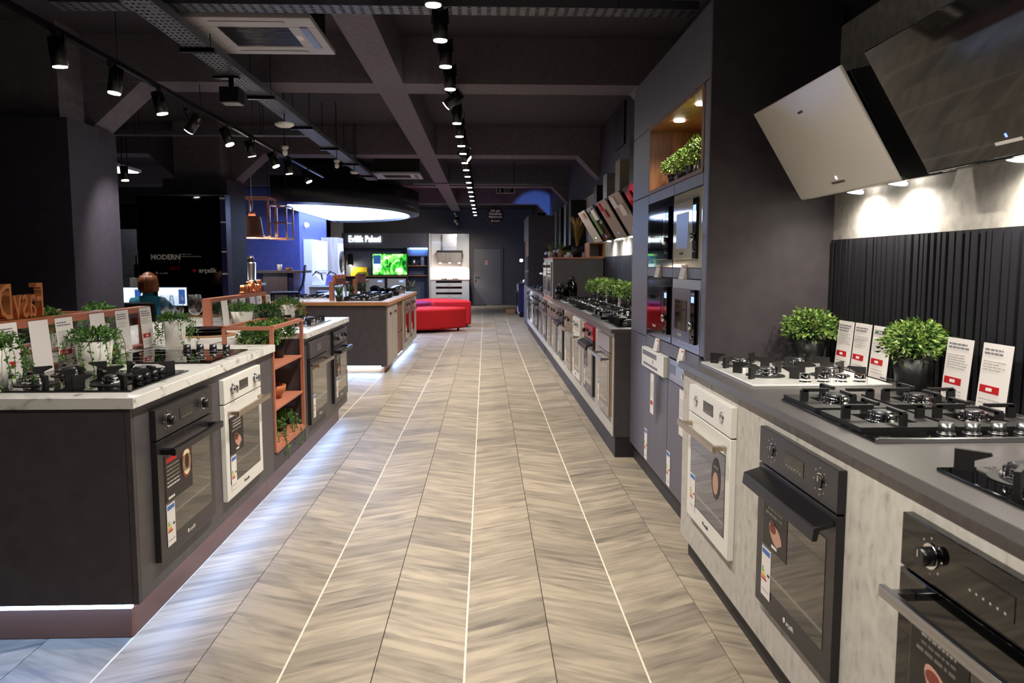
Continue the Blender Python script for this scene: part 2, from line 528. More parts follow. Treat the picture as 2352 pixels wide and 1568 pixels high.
tag(bx('air_vent', 'black_matt', 1.655, 1.679, 9.3, 9.95, 2.85, 3.35), 'dark rectangular vent high on the right wall', 'vent')

# back wall door
d = thing('door_1', 'grey flush door in the back wall with small red and white sign', None, (0, YB, 0)); d['kind'] = 'structure'
bx('door_leaf', 'door_grey', -.42, .56, -.03, 0, .01, 2.0, d)
mb = MB()
for a in ((-.50, -.43, 0, 2.08), (.57, .64, 0, 2.08), (-.43, .57, 2.01, 2.08)):
    mb.box(a[0], a[1], -.05, 0, a[2], a[3])
mb.build('door_frame', 'back_paint', d)
mb = MB().cyl((-.34, -.03, 1.0), (-.34, -.075, 1.0), .022, n=12); mb.tube([(-.34, -.07, 1.0), (-.2, -.07, 1.0)], .011)
mb.box(-.355, -.325, -.036, -.03, .82, .9)
mb.build('door_handle', 'chrome', d)
s = bx('door_sign', 'paper', .0, .075, -.036, -.03, 1.45, 1.57, d); bx('sign_print', 'red_print', .012, .063, -.039, -.036, 1.47, 1.55, s)
mb = MB()
for x in (.25, .33, .37): mb.cyl((x, -.03, .1), (x, -.036, .1), .014, n=10)
mb.build('floor_bolt', 'chrome', d)

# ------------------------------------------------------------------ ceiling fixtures
def spot(name, label, group, p, aim, power, col, lens='lens', size=104, h=.17, r=.046, track_z=2.93, cone_blend=.9):
    """p = centre of the lens, aim = direction of light"""
    p = Vector(p); a = Vector(aim).normalized()
    t = thing(name, label, 'spotlight', p, 0, group)
    back = -a * h
    mb = MB().cyl(back, -a * .004, r, n=18)
    mb.build('lamp_body', 'black_satin', t)
    mb = MB().cyl(-a * .006, a * .0015, r * .86, n=18); mb.build('lens', lens, t)
    top = Vector((0, 0, track_z - p.z))
    mid = back * .55
    MB().box(-.018, .018, -.055, .055, top.z - .03, top.z).build('track_adapter', 'steel_dark', t)
    mb = MB(); n = Vector((0, 0, 1)); side = a.cross(n)
    side = side.normalized() if side.length > .1 else Vector((1, 0, 0))
    for s in (1, -1):
        mb.tube([mid + side * (r + .006) * s, Vector((0, 0, max(back.z, mid.z + .05) + .02)) + side * (r + .006) * s * .8, Vector((0, 0, top.z - .03)) + side * .012 * s], .006, 5)
    mb.build('bracket', 'black_metal', t)
    l = bpy.data.lights.new('spot_light', 'SPOT'); l.energy = power; l.color = col; l.spot_size = R(size); l.spot_blend = cone_blend; l.shadow_soft_size = .03
    lo = bpy.data.objects.new('spot_light', l); C.objects.link(lo); lo.parent = t; lo.location = a * .012
    lo.rotation_mode = 'QUATERNION'; lo.rotation_quaternion = a.to_track_quat('-Z', 'Y')
    return t
def rail(x, y0, y1, z, label):
    t = thing('track_rail', label, 'light track', (x, y0, z))
    bx('rail', 'black_metal', -.018, .018, 0, y1 - y0, 0, .03, t)
    y = .4
    while y < y1 - y0:
        MB().cyl((0, y, .03), (0, y, (3.0 if any(q <= y0 + y <= q + .4 for q in (-1.76, 2.62, 7.0, 11.38, 15.76, 20.14)) else ZC) - z), .003, n=6).build('hanger', 'black_metal', t); y += 1.55
rail(-.265, -1.0, 21.6, 2.93, 'black ceiling track carrying the row of spots over the aisle')
rail(-2.53, 3.6, 12.3, 2.77, 'black ceiling track above the left kitchen island')
ys = [3.45, 4.14, 4.77, 5.38, 6.05, 7.47, 8.21, 8.85, 9.46, 10.3, 11.05, 11.85, 12.7, 13.5, 14.3, 15.2, 16.2, 17.3, 18.4, 19.6, 20.8]
ang = {6.7: 1, 10.0: 1}
for i, y in enumerate([-.3, .5, 1.25, 2.0, 2.75] + ys):
    lab = ('%s black spot from the near end of the aisle ceiling row' % ORD[i - 5]) if i >= 5 else '%s aisle row spot overhead, above the picture edge' % ORD[i]
    spot('track_spotlight', lab, 'spots over the aisle', (-.265, y, 2.74), ((0, 0.02, -1) if i >= 5 else ((.55, .15, -1), (-.5, .3, -1), (.6, .1, -1), (.5, .1, -1), (-.45, .15, -1))[i]), SPOT_W * ((1 if y < 12 else .85) if i >= 5 else 1.15), WARM)
spot('track_spotlight', 'tilted aisle spot turned away to the left, dark from here', 'spots over the aisle', (-.33, 6.75, 2.76), (-.75, .25, -.6), SPOT_W * .5, WARM)
spot('track_spotlight', 'tilted aisle spot turned to the right above the far hobs', 'spots over the aisle', (-.2, 10.05, 2.76), (.75, -.1, -.55), SPOT_W * .5, WARM)
YL = [(4.80, .05, .1), (5.50, -.1, -.1), (6.22, .2, .05), (7.0, -.75, .2), (7.75, .4, -.1), (8.55, .15, .25), (9.4, .45, -.1), (10.15, .1, .1), (11.1, .5, -.05)]
for i, (y, ax, ay) in enumerate(YL):
    spot('track_spotlight', '%s black spot from the near end of the left ceiling track' % ORD[i], 'spots on the left track', (-2.53 + ax * .10, y, 2.575), (ax, ay, -1), 42 if i != 3 else 95, (1, .92, .82), track_z=2.77, size=104 if i != 3 else 58)
rail(-.9, 22.6, 26.6, 2.93, 'added short ceiling track in front of the back wall')  # added track for the extra spots that brighten the back wall
for i, (x, y, ax, ay, pw) in enumerate([(-.9, 24.9, -.12, 1, 75), (-.9, 25.6, .35, .8, 26), (-.9, 23.3, -1.0, 1.6, 90), (-.9, 24.1, 0.5, .9, 26)]):  # extra spots, added to brighten the back wall displays
    spot('track_spotlight', '%s added spot of the short track washing the back wall' % ORD[i], 'added spots by the back wall', (x, y, 2.76), (ax, ay, -.62), pw, WARM, size=70)
spot('track_spotlight', 'small lit spot on a far ceiling track beside the near column', 'spots on the left track', (-4.33, 9.55, 2.42), (.1, -.05, -1), 48, (1, .92, .82), track_z=ZC)
def tray(name, label, p0, p1, w, z, along, mname):
    t = thing(name, label, 'cable tray', (0, 0, 0))
    mb = MB(); n = int(abs(p1 - p0) / .06)
    # perforated bed: bars across and rails along, so the holes are open
    L0, L1 = min(p0, p1), max(p0, p1)
    c = w[0]; hw = w[1] / 2
    def B(a0, a1, b0, b1, z0, z1):
        if along == 'y': mb.box(b0, b1, a0, a1, z0, z1)
        else: mb.box(a0, a1, b0, b1, z0, z1)
    rails = [-hw, -hw * .6, -hw * .2, hw * .2, hw * .6, hw]
    for q in rails: B(L0, L1, c + q - .008 if q > -hw else c + q, c + q + .008 if q < hw else c + q, z, z + .002)
    k = L0
    while k < L1:
        B(k, min(k + .034, L1), c - hw, c + hw, z + .0005, z + .0025); k += .06
    mb.build('tray_bed', mname, t)
    for q in (-hw, hw):
        mb = MB(); B(L0, L1, c + q - .001, c + q + .001, z, z + .05); mb.build('tray_side', mname, t)
    mb = MB(); k = L0 + .5
    while k < L1:
        for q in (-hw, hw):
            if along == 'y': mb.cyl((c + q, k, z), (c + q, k, ZC), .004, n=6)
            else: mb.cyl((k, c + q, z), (k, c + q, ZC), .004, n=6)
        if along == 'y': mb.box(c - hw - .03, c + hw + .03, k - .02, k + .02, z - .03, z - .002)
        k += 1.46
    mb.build('hanger', 'black_metal', t)
tray('cable_tray', 'long perforated metal cable tray running down the left ceiling', .5, 13.4, (-1.92, .17), 2.85, 'y', 'galvanised')
tray('cable_tray', 'perforated cable tray crossing the ceiling at the top edge', -2.6, 1.32, (4.93, .16), 2.966, 'x', 'galvanised')
tray('cable_tray', 'far cable tray crossing the ceiling above the aisle', -1.4, 1.3, (15.2, .15), 2.975, 'x', 'galvanised')
tray('cable_tray', 'thin cable tray between the two columns on the left ceiling', -4.6, -2.0, (9.4, .12), 2.93, 'x', 'galvanised')

def ac_unit(x, y, z, label):
    t = thing('ceiling_air_conditioner', label, 'air conditioner', (x, y, z))
    bx('casing', 'black_matt', -.36, .36, -.36, .36, .035, ZC - z, t)
    mb = MB()
    h, i = .42, .23
    for a in ((-h, h, -h, -i), (-h, h, i, h), (-h, -i, -i, i), (i, h, -i, i)):
        mb.box(a[0], a[1], a[2], a[3], 0, .035)
    mb.build('panel', 'ac_white', t, .006)
    g = bx('return_grille', 'black_satin', -i, i, -i, i, .012, .03, t)
    mb = MB()
    for k in range(14):
        mb.box(-i, i, -i + .01 + k * .032, -i + .02 + k * .032, .002, .012)
    mb.build('grille_bar', 'steel_dark', g)
    for a in ((-.24, .24, -.36, -.31), (-.24, .24, .31, .36), (-.36, -.31, -.24, .24), (.31, .36, -.24, .24)):
        mb = MB().box(a[0], a[1], a[2], a[3], -.006, 0.001)
        mb.build('louvre', 'steel_dark' if a[0] > .3 else 'ac_white', t)
    bx('sticker', 'paper', .24, .28, -.05, .06, -.001, 0, t)
ac_unit(-1.52, 5.48, 2.95, 'white cassette air conditioner under the near ceiling')
ac_unit(-1.53, 13.7, 2.95, 'distant white cassette air conditioner above the glowing canopy')
def dome(x, y, z, r, label, lamp=False):
    t = thing('ceiling_detector', label, 'detector', (x, y, z))
    MB().lathe([(.0, 0), (r * .7, .004), (r, .02), (r, .04), (0, .045)], n=20).build('housing', 'white_plaster', t)
    MB().cyl((0, 0, .04), (0, 0, ZC - z), .006, n=6).build('stem', 'black_metal', t)
    if lamp: MB().ellipsoid((0, 0, -.03), (.03, .03, .04)).build('bulb', 'white', t)
dome(-1.92, 7.6, 2.72, .09, 'round white disc detector under the cable tray')
dome(-2.25, 8.9, 2.70, .04, 'small white bulb shaped detector near the left track', True)
dome(-1.88, 10.0, 2.70, .04, 'small white bulb shaped detector under the far tray', True)
dome(-1.86, 11.2, 2.70, .06, 'small white disc detector at the far end of the tray')
t = thing('ceiling_camera', 'black box shaped device hanging under the left cable tray', 'camera', (-1.95, 6.15, 2.64))
bx('housing', 'black_satin', -.075, .075, -.07, .07, 0, .12, t, .008); MB().cyl((0, 0, .12), (0, 0, .2), .02, n=10).build('stem', 'black_metal', t)
bx('mount', 'black_metal', -.13, .06, -.03, .03, .19, .206, t)

# glowing half round canopy above the lounge
def half(a, b, n=40):
    return [(-3.79 + a * math.sin(math.pi * i / n), 17.1 - b * math.cos(math.pi * i / n)) for i in range(n + 1)]
t = thing('light_canopy', 'dark half round ceiling canopy with a large glowing white underside', 'ceiling light', (0, 0, 0))
O, I = half(2.33, 3.2), half(2.12, 2.95)
mb = MB(); n = len(O)
ring = [(O, 2.53), (O, 2.99), (I, 2.99), (I, 2.50)]
k = 0
for P_, z in ring: mb.v += [(p[0], p[1], z) for p in P_]
for q in range(4):
    for i in range(n - 1):
        a = q * n + i; c = ((q + 1) % 4) * n + i
        mb.face((a, a + 1, c + 1, c), 0, q == 0)
mb.build('canopy_drum', 'black_satin', t)
MB().prism(half(2.115, 2.94), 'z', 2.555, 2.60).build('glowing_panel', 'ceiling_glow', t)
MB().prism(half(2.32, 3.19), 'z', 2.97, 2.988).build('canopy_light_block', 'black_satin', t)  # added lid, keeps the panel's glow off the ceiling
bx('side_light_block', 'black_satin', -3.797, -3.791, 13.92, 20.28, 2.50, 2.968, t)  # added strip, blocks the panel's glow along the open straight edge

# hanging signs
t = thing('exit_sign', 'small framed dark exit sign hanging over the aisle', 'sign', (.45, 17.2, 2.99))
bx('panel', 'black_satin', -.2, .2, 0, .03, 0, .16, t)
mb = MB()
for a in ((-.2, .2, 0, .012), (-.2, .2, .148, .16), (-.2, -.19, .012, .148), (.19, .2, .012, .148)): mb.box(a[0], a[1], -.006, 0, a[2], a[3])
mb.build('frame', 'ink_white', t)
mb = MB().box(-.128, -.116, -.004, -.001, .06, .13).prism([(-.145, .065), (-.1, .065), (-.122, .03)], 'y', -.004, -.001); mb.build('arrow', 'ink_white', t)
text('lettering', 'ÇIKIŞ', .07, .001, 'ink_light', (.04, -.004, .11), t); text('lettering', 'EXIT', .07, .001, 'ink_light', (.04, -.004, .045), t)
MB().cyl((-.12, .015, .16), (-.12, .015, .41), .004, n=6).cyl((.12, .015, .16), (.12, .015, .41), .004, n=6).build('hanger', 'steel_dark', t)
t = thing('round_hanging_sign', 'round black campaign sign with white lettering hanging over the aisle', 'sign', (.25, 19.0, 2.63))
MB().cyl((0, 0, 0), (0, .02, 0), .22, n=40).build('disc', 'black_satin', t)
mb = MB(); mb.tube([(.225 * math.cos(2 * math.pi * i / 40), .01, .225 * math.sin(2 * math.pi * i / 40)) for i in range(41)], .006, 6); mb.build('rim', 'steel_dark', t)
for s, z, sz in (('365 gün', .105, .075), ('Kampanya', .035, .075), ('Mağazamızda', -.04, .06), ('● arçelik', -.14, .055)):
    text('lettering', s, sz, .001, 'paper', (0, -.003, z), t, bold=.02)
MB().cyl((0, .01, .22), (0, .01, ZC - 2.63), .003, n=6).build('hanger', 'steel_dark', t)
# ------------------------------------------------------------------ appliance builders (front faces local -y, width along x)
def words(mb, x0, x1, z, h, rr, y0, m=0, fill=1.):
    x = x0
    while x < x0 + (x1 - x0) * fill:
        w = rr.uniform(.35, 1.3) * h * 3
        w = min(w, x1 - x)
        if w < h * .6: break
        mb.box(x, x + w, y0, y0 + .0006, z, z + h, m); x += w + h * .7
def energy_label(parent, x, z, y, w=.085, h=.2):
    e = bx('energy_label', 'paper', x, x + w, y, y + .0008, z, z + h, parent)
    mb = MB().box(x + .006, x + w - .006, y - .0006, y, z + h * .87, z + h * .97, 0)
    for k, m in enumerate((1, 1, 2, 3, 4)):
        mb.box(x + .006, x + .02 + k * .007, y - .0006, y, z + h * (.55 - k * .055), z + h * (.59 - k * .055), m)
    mb.box(x + w * .68, x + w * .92, y - .0006, y, z + h * .46, z + h * .51, 5)
    words(mb, x + .008, x + w - .008, z + h * .12, .004, random.Random(1), y - .0006, 6)
    mb.build('print', ['label_blue', 'label_green', 'label_yellow', 'label_orange', 'red_print', 'ink', 'ink_light'], e)
def poster(parent, x, z, y, w=.2, h=.2, kind='meat'):
    p = bx('poster', 'poster_black', x, x + w, y, y + .001, z, z + h, parent)
    mb = MB(); rr = random.Random(4)
    if kind == 'cake':
        mb.disc((x + w * .78, y - .0012, z + h * .62), w * .2, h * .36, m=2); mb.disc((x + w * .78, y - .002, z + h * .62), w * .16, h * .29, m=3); mb.disc((x + w * .78, y - .0028, z + h * .64), w * .07, h * .17, m=2)
        mb.box(x + .012, x + w * .42, y - .0006, y, z + h * .84, z + h * .94, 4)
        for k in range(6): words(mb, x + .015, x + w * .5, z + h * (.74 - k * .085), .006, rr, y - .0006, 0)
        mb.box(x + .02, x + w * .3, y - .0006, y, z + h * .05, z + h * .1, 0)
    elif kind == 'disc':
        pass
    else:
        for k in range(3): words(mb, x + w * .2, x + w * .8, z + h * (.86 - k * .08), .006, rr, y - .0006, 1 if k < 2 else 0)
        words(mb, x + w * .12, x + w * .85, z + h * .6, .008, rr, y - .0006, 0)
        mb.prism([(x + w * (.5 + .27 * math.cos(t) * (1.15 if t < 1.5 else .8)), z + h * (.33 + .17 * math.sin(t) - .1 * math.cos(t))) for t in [i * .349 for i in range(18)]], 'y', y - .0012, y - .0004, 2)
        mb.prism([(x + w * (.44 + .13 * math.cos(t)), z + h * (.4 + .08 * math.sin(t))) for t in [i * .449 for i in range(14)]], 'y', y - .002, y - .0012, 3)
        mb.box(x + w * .4, x + w * .62, y - .0012, y - .0004, z + h * .06, z + h * .11, 0)
    mb.build('print', ['ink_white', 'ink_light', 'meat' if kind != 'cake' else 'meat_dark', 'meat_dark' if kind != 'cake' else 'cream_food', 'red_print'], p)
def oven(label, loc, rz, body='oven_black', panel=None, handle='black', knobs='round', display=True, post='meat', energy=True, w=.595, h=.595, group='built-in ovens', glass='oven_glass', logo=True, hw=.9):
    t = thing('built_in_oven', label, 'oven', loc, rz, group)
    panel = panel or body; W = w / 2; hp = .118; f = -.024
    bx('control_panel', panel, -W, W, f, 0, h - hp, h, t, .002)
    dr = bx('door', body, -W, W, f, 0, 0, h - hp - .006, t, .002)
    bx('window', glass, -W + .055, W - .055, f - .0012, f, .075, h - hp - .085, dr)
    if body != 'oven_black': bx('window_frame', 'black_satin', -W + .05, W - .05, f - .0006, f + .001, .07, h - hp - .08, dr)
    hz = h - hp - .05
    mb = MB()
    if handle == 'black':
        mb.box(-W * hw, W * hw, f - .058, f - .04, hz - .014, hz + .014); mb.box(-W * hw, -W * hw + .03, f - .045, f, hz - .011, hz + .011); mb.box(W * hw - .03, W * hw, f - .045, f, hz - .011, hz + .011); hm = 'black_satin'
    elif handle == 'lip':
        mb.prism([(f, hz + .03), (f - .055, hz + .012), (f - .06, hz - .026), (f - .046, hz - .026), (f - .04, hz + .002), (f, hz + .014)], 'x', -W * .97, W * .97); hm = 'black_satin'
    else:
        mb.box(-W * .92, W * .92, f - .06, f - .045, hz - .013, hz + .013); mb.box(-W * .86, -W * .86 + .026, f - .05, f, hz - .009, hz + .009); mb.box(W * .86 - .026, W * .86, f - .05, f, hz - .009, hz + .009); hm = {'steel': 'steel', 'champagne': 'champagne'}.get(handle, 'champagne')
    mb.build('handle', hm, dr, .002)
    pz = h - hp / 2
    if knobs:
        for s in ((-1, 1) if knobs != 'four' else (-1, -.4, .2, .8)):
            x = s * W * (.62 if knobs != 'single' else .7)
            mb = MB()
            if knobs == 'flat':
                mb.cyl((x, f, pz), (x, f - .006, pz), .02, n=20, m=0); mb.box(x - .003, x + .003, f - .007, f - .006, pz, pz + .016, 1)
                mb.cyl((x, f + .0005, pz), (x, f - .0015, pz), .0235, n=20, m=1)
            else:
                mb.cyl((x, f, pz), (x, f - .028, pz), .021, .019, n=20, m=0, cm=2); mb.cyl((x, f, pz), (x, f - .004, pz), .027, n=20, m=1); mb.box(x - .002, x + .002, f - .0292, f - .028, pz, pz + .015, 1)
            kb = mb.build('knob', ['black_satin', 'chrome', 'black_satin'] if body not in ('cream', 'white') else ['chrome', 'steel', 'steel'], t)
            mb = MB()
            for k in range(8):
                a = 2 * math.pi * k / 8
                mb.box(x + .038 * math.cos(a) - .002, x + .038 * math.cos(a) + .002, f - .0007, f, pz + .038 * math.sin(a) - .002, pz + .038 * math.sin(a) + .002)
            mb.build('dial_mark', 'ink_light', kb)
    if display:
        d = bx('display', 'black_glass', -.07, .07, f - .0012, f, pz - .024, pz + .024, t)
        mb = MB()
        for k in range(6): mb.box(-.055 + k * .02, -.05 + k * .02, f - .0018, f - .0012, pz - .017, pz - .013)
        mb.build('touch_mark', 'ink_light', d)
    if post == 'disc':
        p = MB().disc((W * .45, f - .0024, h - hp - .2), .058, .085).build('poster', 'poster_black', dr)
        mb = MB().disc((W * .45, f - .0034, h - hp - .22), .036, .045); mb.build('print', 'meat', p)
        bx('lettering', 'ink_white', W * .45 - .03, W * .45 + .03, f - .003, f - .0024, h - hp - .158, h - hp - .15, p)
    elif post:
        poster(dr, -W + .06, .215, f - .0024, .20 if post != 'cake' else .27, .185, post)
    if energy: energy_label(dr, -W + .058, .04, f - .0024, .078, .165)
    if logo: text('logo', '● arçelik', .022, .0004, 'ink_white' if body not in ('cream', 'white') else 'ink', (0, f - .001, .035), dr)
    return t

def hob(label, loc, w=.58, d=.51, plate='black_glass', style='frame', knob_side='-y', burners=4, knobs=4, rz=0, group='gas hobs', frame=None, knob_mat='chrome', nogas=False, kx=None):
    """w along x, d along y, origin in the centre on the worktop"""
    t = thing('gas_hob' if not nogas else 'induction_hob', label, 'hob', loc, rz, group)
    W, D = w / 2, d / 2
    bx('plate', plate, -W, W, -D, D, 0, .008, t, .002)
    if frame:
        bx('edge_trim', frame, -W, W, -D - .012, -D, 0, .013, t, .002)
    ky = {'-y': -D + .055, 'y': D - .055}.get(knob_side)
    oy = .035 if knob_side == '-y' else (-.035 if knob_side == 'y' else 0)
    sp = [(-W * .5, -D * .42 + oy, .9), (W * .5, -D * .42 + oy, .75), (-W * .5, D * .5 + oy, 1.05), (W * .5, D * .5 + oy, .85)]
    if burners == 5: sp.append((0, D * .05 + oy, 1.2))
    if not nogas:
        for x, y, s in sp:
            mb = MB().cyl((x, y, .008), (x, y, .018), .052 * s, n=20, m=0).cyl((x, y, .018), (x, y, .036), .046 * s, .044 * s, n=20, m=0)
            for k in range(12):
                a = 2 * math.pi * k / 12
                mb.box(x + .0435 * s * math.cos(a) - .002, x + .0435 * s * math.cos(a) + .002, y + .0435 * s * math.sin(a) - .002, y + .0455 * s * math.sin(a) + .002, .02, .034, 1)
            b_ = mb.build('burner', ['chrome', 'black_matt'], t)
            MB().cyl((x, y, .036), (x, y, .043), .036 * s, .03 * s, n=20).build('burner_cap', 'steel_dark', b_)
            mb = MB(); q = min(W * .47, D * .47, .125)
            if style == 'frame':
                mb.box(x - q, x + q, y - q, y - q * .52, .008, .02); mb.box(x - q, x + q, y + q * .52, y + q, .008, .02); mb.box(x - q, x - q * .52, y - q * .52, y + q * .52, .008, .02); mb.box(x + q * .52, x + q, y - q * .52, y + q * .52, .008, .02)
                for ax, ay in ((1, 0), (-1, 0), (0, 1), (0, -1)):
                    px, py = x + ax * q * .86, y + ay * q * .86
                    ex, ey = x + ax * q * .28, y + ay * q * .28
                    t2 = .006
                    mb.box(px - (t2 if ay else .012), px + (t2 if ay else .012), py - (t2 if ax else .012), py + (t2 if ax else .012), .02, .056)
                    mb.box(min(px, ex) - t2, max(px, ex) + t2, min(py, ey) - t2, max(py, ey) + t2, .05, .06)
            else:
                mb.cyl((x, y, .008), (x, y, .011), q * .62, n=20)
                for k in range(4):
                    a = math.pi / 4 + k * math.pi / 2 if style == 'fin' else k * math.pi / 2
                    ca, sa = math.cos(a), math.sin(a)
                    pts = []
                    for r0, z in ((q * 1.12, .008), (q * 1.12, .054), (q * .58, .054), (q * .55, .047), (q * .82, .032), (q * .82, .008)):
                        pts.append((r0, z))
                    kk = len(mb.v)
                    for o_ in (-.006, .006):
                        for r0, z in pts: mb.v.append((x + r0 * ca - o_ * sa, y + r0 * sa + o_ * ca, z))
                    n = len(pts)
                    mb.face([kk + i for i in range(n)]); mb.face([kk + n + i for i in reversed(range(n))])
                    for i in range(n): mb.face((kk + i, kk + (i + 1) % n, kk + n + (i + 1) % n, kk + n + i))
            mb.build('pan_support', 'cast_iron', t)
    else:
        mb = MB()
        for x, y, s in sp: mb.lathe([(.085 * s, .0081), (.085 * s, .0085), (.088 * s, .0085), (.088 * s, .0081)], (x, y, 0), 28)
        mb.build('cooking_zone', 'ink_light', t)
    for k in range(knobs):
        a = (k - (knobs - 1) / 2) * .07 + (kx or 0)
        pos = (a, ky) if ky is not None else (W - .05 if knob_side == 'x' else -W + .05, a)
        MB().cyl((pos[0], pos[1], .008), (pos[0], pos[1], .040), .02, .018, n=18).cyl((pos[0], pos[1], .008), (pos[0], pos[1], .012), .023, n=18).build('knob', knob_mat, t)
    return t

def price_card(label, loc, rz, w=.15, h=.215, seed=0, red=True, back=False, group='price cards'):
    t = thing('price_card', label, 'price card', loc, rz, group)
    W = w / 2; lean = .018
    mb = MB().prism([(0, 0), (.06, 0), (.06, .003), (.003, .003), (.003 + lean, h), (lean, h)], 'x', -W, W)
    mb.build('acrylic_stand', 'acrylic', t)
    sh = lambda z: lean * z / h
    def sheet(x0, x1, z0, z1, off, m=0):
        k = len(mb.v)
        for z in (z0, z1):
            for x in (x0, x1):
                mb.v.append((x, sh(z) - off, z)); mb.v.append((x, sh(z) - off + .0007, z))
        mb.face((k, k + 2, k + 6, k + 4), m); mb.face((k + 1, k + 5, k + 7, k + 3), m); mb.face((k, k + 4, k + 5, k + 1), m); mb.face((k + 2, k + 3, k + 7, k + 6), m); mb.face((k, k + 1, k + 3, k + 2), m); mb.face((k + 4, k + 6, k + 7, k + 5), m)
    mb = MB(); sheet(-W + .003, W - .003, .006, h - .004, .0012); p = mb.build('paper', 'paper', t)
    if back: return t
    rr = random.Random(seed)
    mb = MB()
    def line(z, hh, x1, m):
        x = -W + .014
        while x < x1:
            ww = min(rr.uniform(.01, .026), x1 - x)
            if ww < .005: break
            sheet(x, x + ww, z, z + hh, .0022, m); x += ww + .0045
    for k in range(rr.choice((2, 3))): line(h * .88 - k * .0115, .0052, W * rr.uniform(.2, .75), 0)
    for k in range(rr.choice((4, 5, 6))): line(h * .72 - k * .0085, .0025, W * rr.uniform(.1, .8), 1)
    for k in range(2): line(h * .17 - k * .012, .003, W * .5, 1)
    sheet(W * .35, W * .9, h * .05, h * .05 + .006, .0022, 0)
    mb.build('print', ['ink_grey', 'ink_light'], p)
    if red:
        mb = MB(); sheet(-W + .012, W * .42, h * .27, h * .27 + .023, .0024); r = mb.build('price_tag', 'red_print', p)
        mb = MB(); sheet(-W * .4, -W * .02, h * .27 + .006, h * .27 + .016, .0034); mb.build('price', 'paper', r)
    return t

# plants -----------------------------------------------------------------------------------------
def rdir(rr, zmin=-1.):
    while True:
        v = Vector((rr.uniform(-1, 1), rr.uniform(-1, 1), rr.uniform(zmin, 1)))
        if .1 < v.length < 1: return v.normalized()
def box_plant_mesh(seed, r=.092, n=760, leaf=.0195, m='leaf_light'):
    rr = random.Random(seed); mb = MB()
    for i in range(n):
        d = rdir(rr, -.35)
        q = rr.uniform(.62, 1.06)
        p = Vector((d.x * r, d.y * r, d.z * r * .82)) * q
        bump = 1 + .16 * math.sin(d.x * 9 + seed) * math.cos(d.y * 8 + d.z * 7)
        p *= bump
        dd = (d + rdir(rr) * .9).normalized()
        random.seed(i + seed * 1000)
        mb.leaf(p, dd, leaf * rr.uniform(.5, .75), leaf * rr.uniform(.8, 1.25))
    for i in range(26):
        d = rdir(rr, -.1)
        mb.tube([(0, 0, -r * .7), tuple(Vector((d.x * r, d.y * r, d.z * r * .8)) * .5), tuple(Vector((d.x * r, d.y * r, d.z * r * .8)) * .95)], .0016, 4, 1)
    return mb.mesh('foliage', [m, 'leaf_dark'], False)
FOL = [box_plant_mesh(s) for s in (1, 2, 3)]
FOLL = [box_plant_mesh(s + 10, .1, 460, .026, 'leaf_mid') for s in (1, 2)]
def box_plant(label, loc, s=1., k=0, pot_h=.12, pot_r=.075, group='leafy box plants', pot='pot_black', fol=None, name='potted_box_plant'):
    t = thing(name, label, 'plant', loc, 37 * k, group)
    p = MB().lathe([(.0, 0), (pot_r * .72, 0), (pot_r, pot_h), (pot_r * .9, pot_h), (pot_r * .88, pot_h * .9), (0, pot_h * .9)], n=24).build('pot', pot, t)
    MB().cyl((0, 0, pot_h * .88), (0, 0, pot_h * .93), pot_r * .86, n=20).build('soil', 'soil', p)
    f = put('foliage', (fol or FOL)[k % len(fol or FOL)], t); f.location = (0, 0, pot_h + .055 * s); f.scale = (s * 1.15, s * 1.15, s); f['kind'] = 'stuff'
    return t
def trailing_mesh(seed, r=.07, drop=.16, n=14, m='leaf_mid', bush=220, skip=None):
    rr = random.Random(seed); mb = MB()
    for i in range(bush):
        d = rdir(rr, 0.0); random.seed(seed * 77 + i)
        p = Vector((d.x * r * 1.15, d.y * r * 1.15, d.z * r * .75)) * rr.uniform(.4, 1.)
        mb.leaf(p, (d + Vector((0, 0, .5)) + rdir(rr) * .6), .010, .022)
    for i in range(n):
        a = rr.uniform(0, 6.28); L = drop * rr.uniform(.45, 1.0); q = rr.uniform(1.05, 1.45)
        pts = []
        for k in range(7):
            u = k / 6
            rad = r * (.5 + (q - .3) * min(1, u * 2.2)) + .004 * math.sin(7 * u + i)
            pts.append(Vector((rad * math.cos(a + .2 * u), rad * math.sin(a + .2 * u), .04 * math.sin(min(1, u * 1.8) * 3.14) + .012 - L * max(0, u - .25) / .75)))
        mb.tube(pts, .0012, 4, 1)
        for k in range(26):
            u = rr.uniform(.15, 1) * 5.99; j = int(u); p = pts[j].lerp(pts[j + 1], u - j)
            random.seed(seed + i * 31 + k)
            mb.leaf(p, rdir(rr) + Vector((0, 0, -.35)), .008, .016)
    return mb.mesh('foliage', [m, 'leaf_dark'], False)
TRA = [trailing_mesh(s) for s in (5, 6)]
TRB = [trailing_mesh(8, .075, .07, 8, 'leaf_mid', 320), trailing_mesh(9, .075, .07, 8, 'leaf_dark', 320)]
def trailing_plant(label, loc, pot_r=.072, pot_h=.14, k=0, s=1., pot='pot_white', fol=None, group='trailing plants in pots', rz=0):
    t = thing('trailing_plant', label, 'plant', loc, rz, group)
    p = MB().lathe([(.0, 0), (pot_r * .8, 0), (pot_r, pot_h), (pot_r * .92, pot_h), (pot_r * .9, pot_h * .92), (0, pot_h * .92)], n=24).build('pot', pot, t)
    MB().cyl((0, 0, pot_h * .9), (0, 0, pot_h * .95), pot_r * .88, n=20).build('soil', 'soil', p)
    f = put('foliage', (fol or TRA)[k % 2], t); f.location = (0, 0, pot_h * .96); f.scale = (s, s, s); f['kind'] = 'stuff'
    return t
